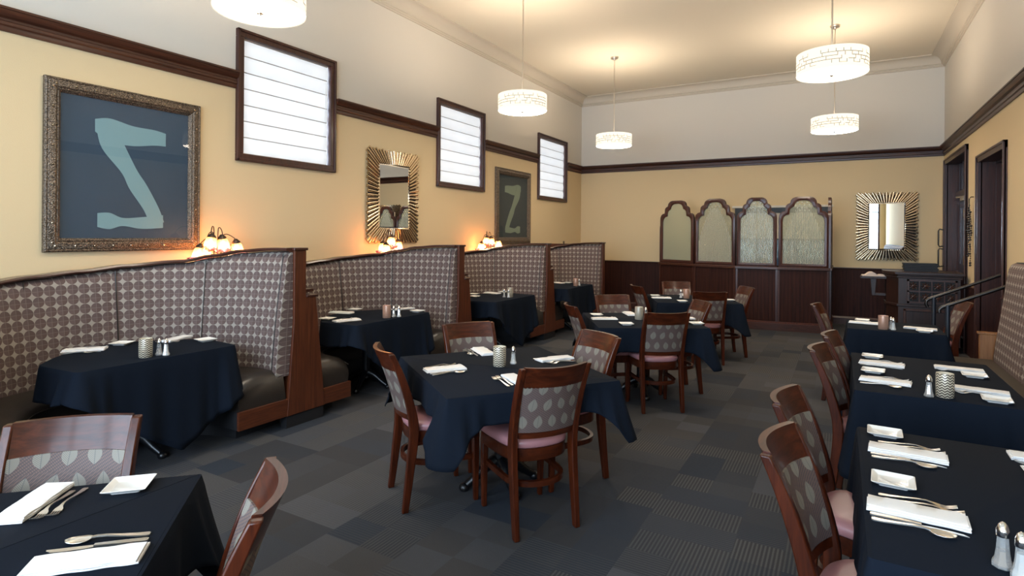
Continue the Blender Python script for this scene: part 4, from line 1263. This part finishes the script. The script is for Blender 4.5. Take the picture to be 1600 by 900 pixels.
def make_spoon():
    bm = B(); strip(bm, HANDLE + [(.038, .0045, .009)])
    n, m = 14, 8; rows = []
    for i in range(n + 1):
        f = i / n; x = .036 + .062 * f; w = .0205 * math.sqrt(max(0, 1 - (2 * f - 1) ** 2)) * (1.05 - .15 * f) + .0003
        rows.append([Vector((x, w * (2 * k / m - 1), .001 + .0085 * ((2 * k / m - 1) ** 2 * .8 + .35 * (2 * f - 1) ** 2))) for k in range(m + 1)])
    grid(bm, rows)
    o = obj('spoon', bm, M['steel'], None, smooth=60); md = o.modifiers.new('Solidify', 'SOLIDIFY'); md.thickness = .0012; md.offset = 1
    return Proto(o)
def make_knife():
    bm = B(); strip(bm, [(-.115, .006, .0), (-.11, .009, .0), (-.06, .0085, .001), (.0, .006, .002), (.01, .0055, .002)], .005)
    pts = [(.01, .0055), (.03, .0085), (.08, .0095), (.105, .008), (.118, .002)]
    rows = [[Vector((x, -.006, .001)), Vector((x, -.006 + w * 1.6, .001)), Vector((x, -.006 + w * 1.6, .0016)), Vector((x, -.006, .003))] for x, w in pts]
    V = grid(bm, rows, True); bm.faces.new(V[0][::-1]); bm.faces.new(V[-1])
    return Proto(obj('knife', bm, M['steel'], None, smooth=45))
def make_plate():
    bm = B()
    prof = [(.030, .0), (.040, .0), (.042, .004), (.060, .014), (.0625, .0165), (.060, .0175), (.046, .009), (.043, .007)]
    def sq(h, z):
        out = []
        for cx, cy, a0 in ((1, 1, 0), (-1, 1, PI / 2), (-1, -1, PI), (1, -1, 1.5 * PI)):
            rr = .006
            for q in range(4):
                a = a0 + q / 3 * PI / 2; out.append(Vector((cx * (h - rr) + rr * math.cos(a), cy * (h - rr) + rr * math.sin(a), z)))
        return out
    V = grid(bm, [sq(h, z) for h, z in prof], True); bm.faces.new(V[0][::-1]); bm.faces.new(V[-1])
    return Proto(obj('bread_plate', bm, M['china'], None, smooth=35))
def make_shaker(name, fill):
    r = thing(name, '', '')
    bm = B(); n = 8; rows = []
    for rr, z in ((.019, 0), (.023, .003), (.0235, .010), (.018, .022), (.0145, .045), (.0125, .074), (.012, .080)):
        rows.append([Vector((rr * math.cos(2 * PI * k / n), rr * math.sin(2 * PI * k / n), z)) for k in range(n)])
    V = grid(bm, rows, True); bm.faces.new(V[0][::-1]); obj('glass_body', bm, M['shaker_glass'], r, smooth=25)
    bm = B(); rows = []
    for rr, z in ((.019, .004), (.019, .010), (.0145, .022), (.0115, .044), (.010, .062 if fill == 'salt' else .040)):
        rows.append([Vector((rr * math.cos(2 * PI * k / n), rr * math.sin(2 * PI * k / n), z)) for k in range(n)])
    V = grid(bm, rows, True); bm.faces.new(V[0][::-1]); bm.faces.new(V[-1]); obj('contents', bm, M[fill], r)
    bm = B(); lathe(bm, [(.0135, .078), (.0142, .080), (.0142, .094), (.012, .100), (.009, .108), (.004, .113), (.0, .114)], 16, cap=False); obj('metal_cap', bm, M['chrome'], r, smooth=45)
    return Proto(r)
def make_holder(mat):
    r = thing('candle_holder', '', '')
    bm = B(); n = 40; rows, uvs = [], []
    for rr, z in ((.0365, 0), (.040, .003), (.0405, .06), (.040, .119), (.039, .123)):
        rows.append([Vector((rr * math.cos(2 * PI * k / n), rr * math.sin(2 * PI * k / n), z)) for k in range(n + 1)]); uvs.append([(k / n, z / .123) for k in range(n + 1)])
    grid(bm, rows, uvs=uvs); lathe(bm, [(.039, .123), (.0365, .123), (.036, .006), (.0, .005)], n, cap=False)
    obj('woven_shell', bm, mat, r, smooth=60)
    bm = B(); lathe(bm, [(.0, .006), (.028, .006), (.028, .045), (.0, .046)], 20, cap=False); obj('candle', bm, M['china'], r, smooth=40)
    return Proto(r)
PN, PF, PS, PK, PP = make_napkin(), make_fork(), make_spoon(), make_knife(), make_plate()
SALT, PEPP = make_shaker('salt_shaker', 'salt'), make_shaker('pepper_shaker', 'pepper')
H1, H2 = make_holder(M['weave']), make_holder(M['weave_lamplit'])
T = {'T0': 'the cut-off table before nearest booth', 'B1': 'the nearest booth table', 'B2': 'the second booth table', 'B3': 'the third booth table', 'B4': 'the farthest booth table',
     'C1': 'the nearest four-chair table', 'C2': 'the middle four-chair table', 'C3': 'the table by glass screen',
     'R1': 'the nearest banquette table', 'R2': 'the middle banquette table', 'R3': 'the small table by handrails'}
# table, seat phrase, napkin middle, direction (outer to inner, degrees), what lies beside it
SET = [('T0', 'booth-side place', -2.042, .764, -50.8, 'FfN'), ('T0', 'place nearest the lens', -1.575, .70, -133, 'KSN'),
       ('B1', 'near-end place', -4.401, 1.93, 50, 'KSFf'), ('B1', 'far-end place', -4.294, 2.48, -68, 'KF'),
       ('B2', 'wall-side place', -4.357, 4.172, 15, ''), ('B2', 'near-end place', -3.93, 3.83, 72, 'FfK'), ('B2', 'far-end place', -4.04, 4.74, -108, 'F'),
       ('B3', 'wall-side place', -4.14, 6.70, -10, 'K'), ('B4', 'wall-side place', -4.12, 8.78, -30, ''),
       ('C1', 'booth-side place', -2.021, 2.748, 55, 'FfKS'), ('C1', 'place facing the lens', -2.112, 3.30, -38, 'KS'), ('C1', 'far aisle place', -1.592, 3.346, -122, 'FfK'), ('C1', 'near aisle place', -1.53, 2.75, 145, 'Ff'),
       ('C2', 'booth-side place', -1.965, 5.224, 33, 'Ff'), ('C2', 'place facing the lens', -1.872, 5.70, -57, ''), ('C2', 'near place', -1.46, 5.10, 123, 'S'), ('C2', 'far aisle place', -1.34, 5.66, 213, ''),
       ('C3', 'booth-side place', -2.01, 7.406, 26, 'Ff'), ('C3', 'place by the screen', -1.85, 7.96, -66, ''), ('C3', 'near place', -1.46, 7.27, 114, 'S'),
       ('R1', 'far chair place', .215, 2.565, -4, 'FfKS'), ('R1', 'near chair place', .192, 2.018, -3, 'FfKS'),
       ('R2', 'far chair place', .225, 4.30, -7, 'FfK'), ('R2', 'near chair place', .215, 3.79, -8, 'FfS'), ('R2', 'far bench place', .625, 4.384, 177, 'FK'), ('R2', 'near bench place', .632, 3.822, 172, 'FfK'),
       ('R3', 'chair place', .188, 6.298, -6, 'Ff'), ('R3', 'bench place', .608, 6.175, 172, 'K'), ('R1', 'far bench place', .66, 2.74, 178, 'F')]
# forks lie to the sitter's left of the napkin, knife and spoon to the right
for tk, seat, x, y, ang, what in SET:
    a = math.radians(ang); d = Vector((math.cos(a), math.sin(a), 0)); l = Vector((-d.y, d.x, 0)); p = Vector((x * K, y * K, TZ))
    ph = '%s of %s' % (seat, T[tk])
    PN.place(p, a, 'white folded napkin at the %s' % ph, 'napkin', 'white folded napkins')
    zz = Vector((0, 0, .0))
    if 'F' in what: PF.place(p + l * .072 + d * .02, a + .02, 'inner fork at the %s' % ph, 'fork', 'steel forks')
    if 'f' in what: PF.place(p + l * .102 + d * .005, a + .03, 'outer fork at the %s' % ph, 'fork', 'steel forks')
    if 'N' in what and 'K' not in what: pass
    if 'K' in what: PK.place(p - l * .072 + d * .0, a - .03, 'steel knife at the %s' % ph, 'knife', 'steel knives')
    if 'S' in what: PS.place(p - l * .106 - d * .01, a - .04, 'steel spoon at the %s' % ph, 'spoon', 'steel spoons')
PL = [('T0', 'at the booth-side chair', -1.915, .965, -44), ('B1', 'near the woven holder', -4.42, 2.17, 30), ('B1', 'at the far end', -4.057, 2.56, -5),
      ('B2', 'at the near end', -4.134, 3.79, 10), ('B2', 'at the wall side', -4.40, 4.40, 10), ('B2', 'at the far end', -3.78, 4.66, 0),
      ('B3', 'near divider, wall side,', -4.243, 6.40, 0), ('B3', 'near divider, aisle side,', -4.074, 6.17, 0), ('B3', 'beside the napkin', -4.07, 6.88, 0), ('B4', 'beside the woven holder', -3.98, 8.85, 0),
      ('C2', 'at the booth-side corner', -2.12, 5.42, 31), ('C2', 'at the near edge', -1.674, 5.007, 31), ('C2', 'at the aisle edge', -1.14, 5.38, 31),
      ('C3', 'at the booth-side corner', -2.15, 7.61, 24), ('C3', 'at the near edge', -1.683, 7.145, 24), ('C3', 'at the aisle edge', -1.208, 7.60, 24),
      ('R1', 'at the far chair corner', .158, 2.775, -2), ('R1', 'between the two chair napkins', .151, 2.235, -3), ('R1', 'on the bench side', .60, 2.54, 0),
      ('R2', 'at the far chair corner', .185, 4.53, -4), ('R2', 'between the two chair napkins', .17, 4.04, -6), ('R2', 'by the far bench napkin', .672, 4.215, -4), ('R2', 'at the near bench corner', .667, 3.63, -5),
      ('R3', 'at the far chair corner', .18, 6.475, -5), ('R3', 'at the near bench corner', .62, 6.00, -5)]
for tk, ph, x, y, ang in PL:
    PP.place((x * K, y * K, TZ), math.radians(ang), 'square white bread plate %s of %s' % (ph, T[tk]), 'plate', 'square bread plates')
for tk, x, y, pr, nm in (('B1', -3.849, 2.03, H1, 'silver'), ('B2', -3.76, 4.176, H2, 'lamplight'), ('B3', -3.70, 6.43, H1, 'silver'), ('B4', -3.66, 8.45, H2, 'lamplight'), ('C1', -1.80, 3.005, H1, 'silver'),
                         ('C2', -1.68, 5.40, H1, 'silver'), ('C3', -1.73, 7.56, H2, 'lamplight'), ('R2', .458, 3.60, H1, 'silver'), ('R3', .324, 5.99, H2, 'lamplight')):
    pr.place((x * K, y * K, TZ), 0, '%s toned woven candle holder on %s' % (nm, T[tk]), 'candle holder', 'woven candle holders')
for tk, x, y, kind in (('B1', -3.835, 2.105, 'p'), ('B1', -3.785, 2.122, 's'), ('B2', -3.735, 4.245, 'p'), ('B2', -3.695, 4.275, 's'), ('B3', -3.745, 6.355, 'p'), ('B3', -3.68, 6.355, 's'), ('B4', -3.63, 8.515, 's'),
                       ('C1', -1.755, 3.095, 's'), ('C2', -1.635, 5.47, 's'), ('C3', -1.80, 7.57, 's'), ('R2', .388, 3.56, 'p'), ('R3', .383, 6.02, 'p'), ('R3', .396, 5.965, 's'), ('R1', .345, 1.805, 'p'), ('R1', .372, 1.765, 's')):
    pr, nm = (SALT, 'salt') if kind == 's' else (PEPP, 'pepper')
    pr.place((x * K, y * K, TZ), .2, 'faceted glass %s shaker with metal cap on %s' % (nm, T[tk]), 'shaker', 'salt and pepper shakers')

# ------------------------------------------------------------------ light and camera
w = bpy.data.worlds.new('sky'); scene.world = w; w.use_nodes = True
bg = w.node_tree.nodes['Background']; bg.inputs[0].default_value = (.64, .80, 1., 1); bg.inputs[1].default_value = 8.
def portal(name, x, y, z, sx, sz, rot):
    l = bpy.data.lights.new(name, 'AREA'); l.shape = 'RECTANGLE'; l.size = sx; l.size_y = sz
    l.cycles.is_portal = True
    o = bpy.data.objects.new(name, l); COL.objects.link(o); o.location = (x, y, z); o.rotation_euler = rot
for i, (a, b, z0, z1) in enumerate(FW): portal('sky_portal_%d' % i, (a + b) / 2, YF - .15, (z0 + z1) / 2, b - a, z1 - z0, (-PI / 2, 0, PI))
scene.cycles.max_bounces = 8; scene.cycles.diffuse_bounces = 4; scene.cycles.transparent_max_bounces = 12
scene.cycles.caustics_reflective = False; scene.cycles.caustics_refractive = False
scene.cycles.use_denoising = True
scene.cycles.sample_clamp_indirect = 6.
F, YAW, CY, ROLL = 899.18, .5198, 367.85, .008
cam = bpy.data.cameras.new('camera'); co = bpy.data.objects.new('camera', cam); COL.objects.link(co)
cam.sensor_width = 36.; cam.lens = F / 1600. * 36.; cam.shift_y = -(450. - CY) / 1600.; cam.clip_start = .05
co.matrix_world = Matrix.Translation((0, 0, 1.55)) @ Matrix.Rotation(YAW, 4, 'Z') @ Matrix.Rotation(PI / 2, 4, 'X') @ Matrix.Rotation(ROLL, 4, 'Z')
scene.camera = co
vs = scene.view_settings; vs.view_transform = 'Standard'; vs.look = 'None'; vs.gamma = 1.; vs.exposure = 1.; vs.use_curve_mapping = False
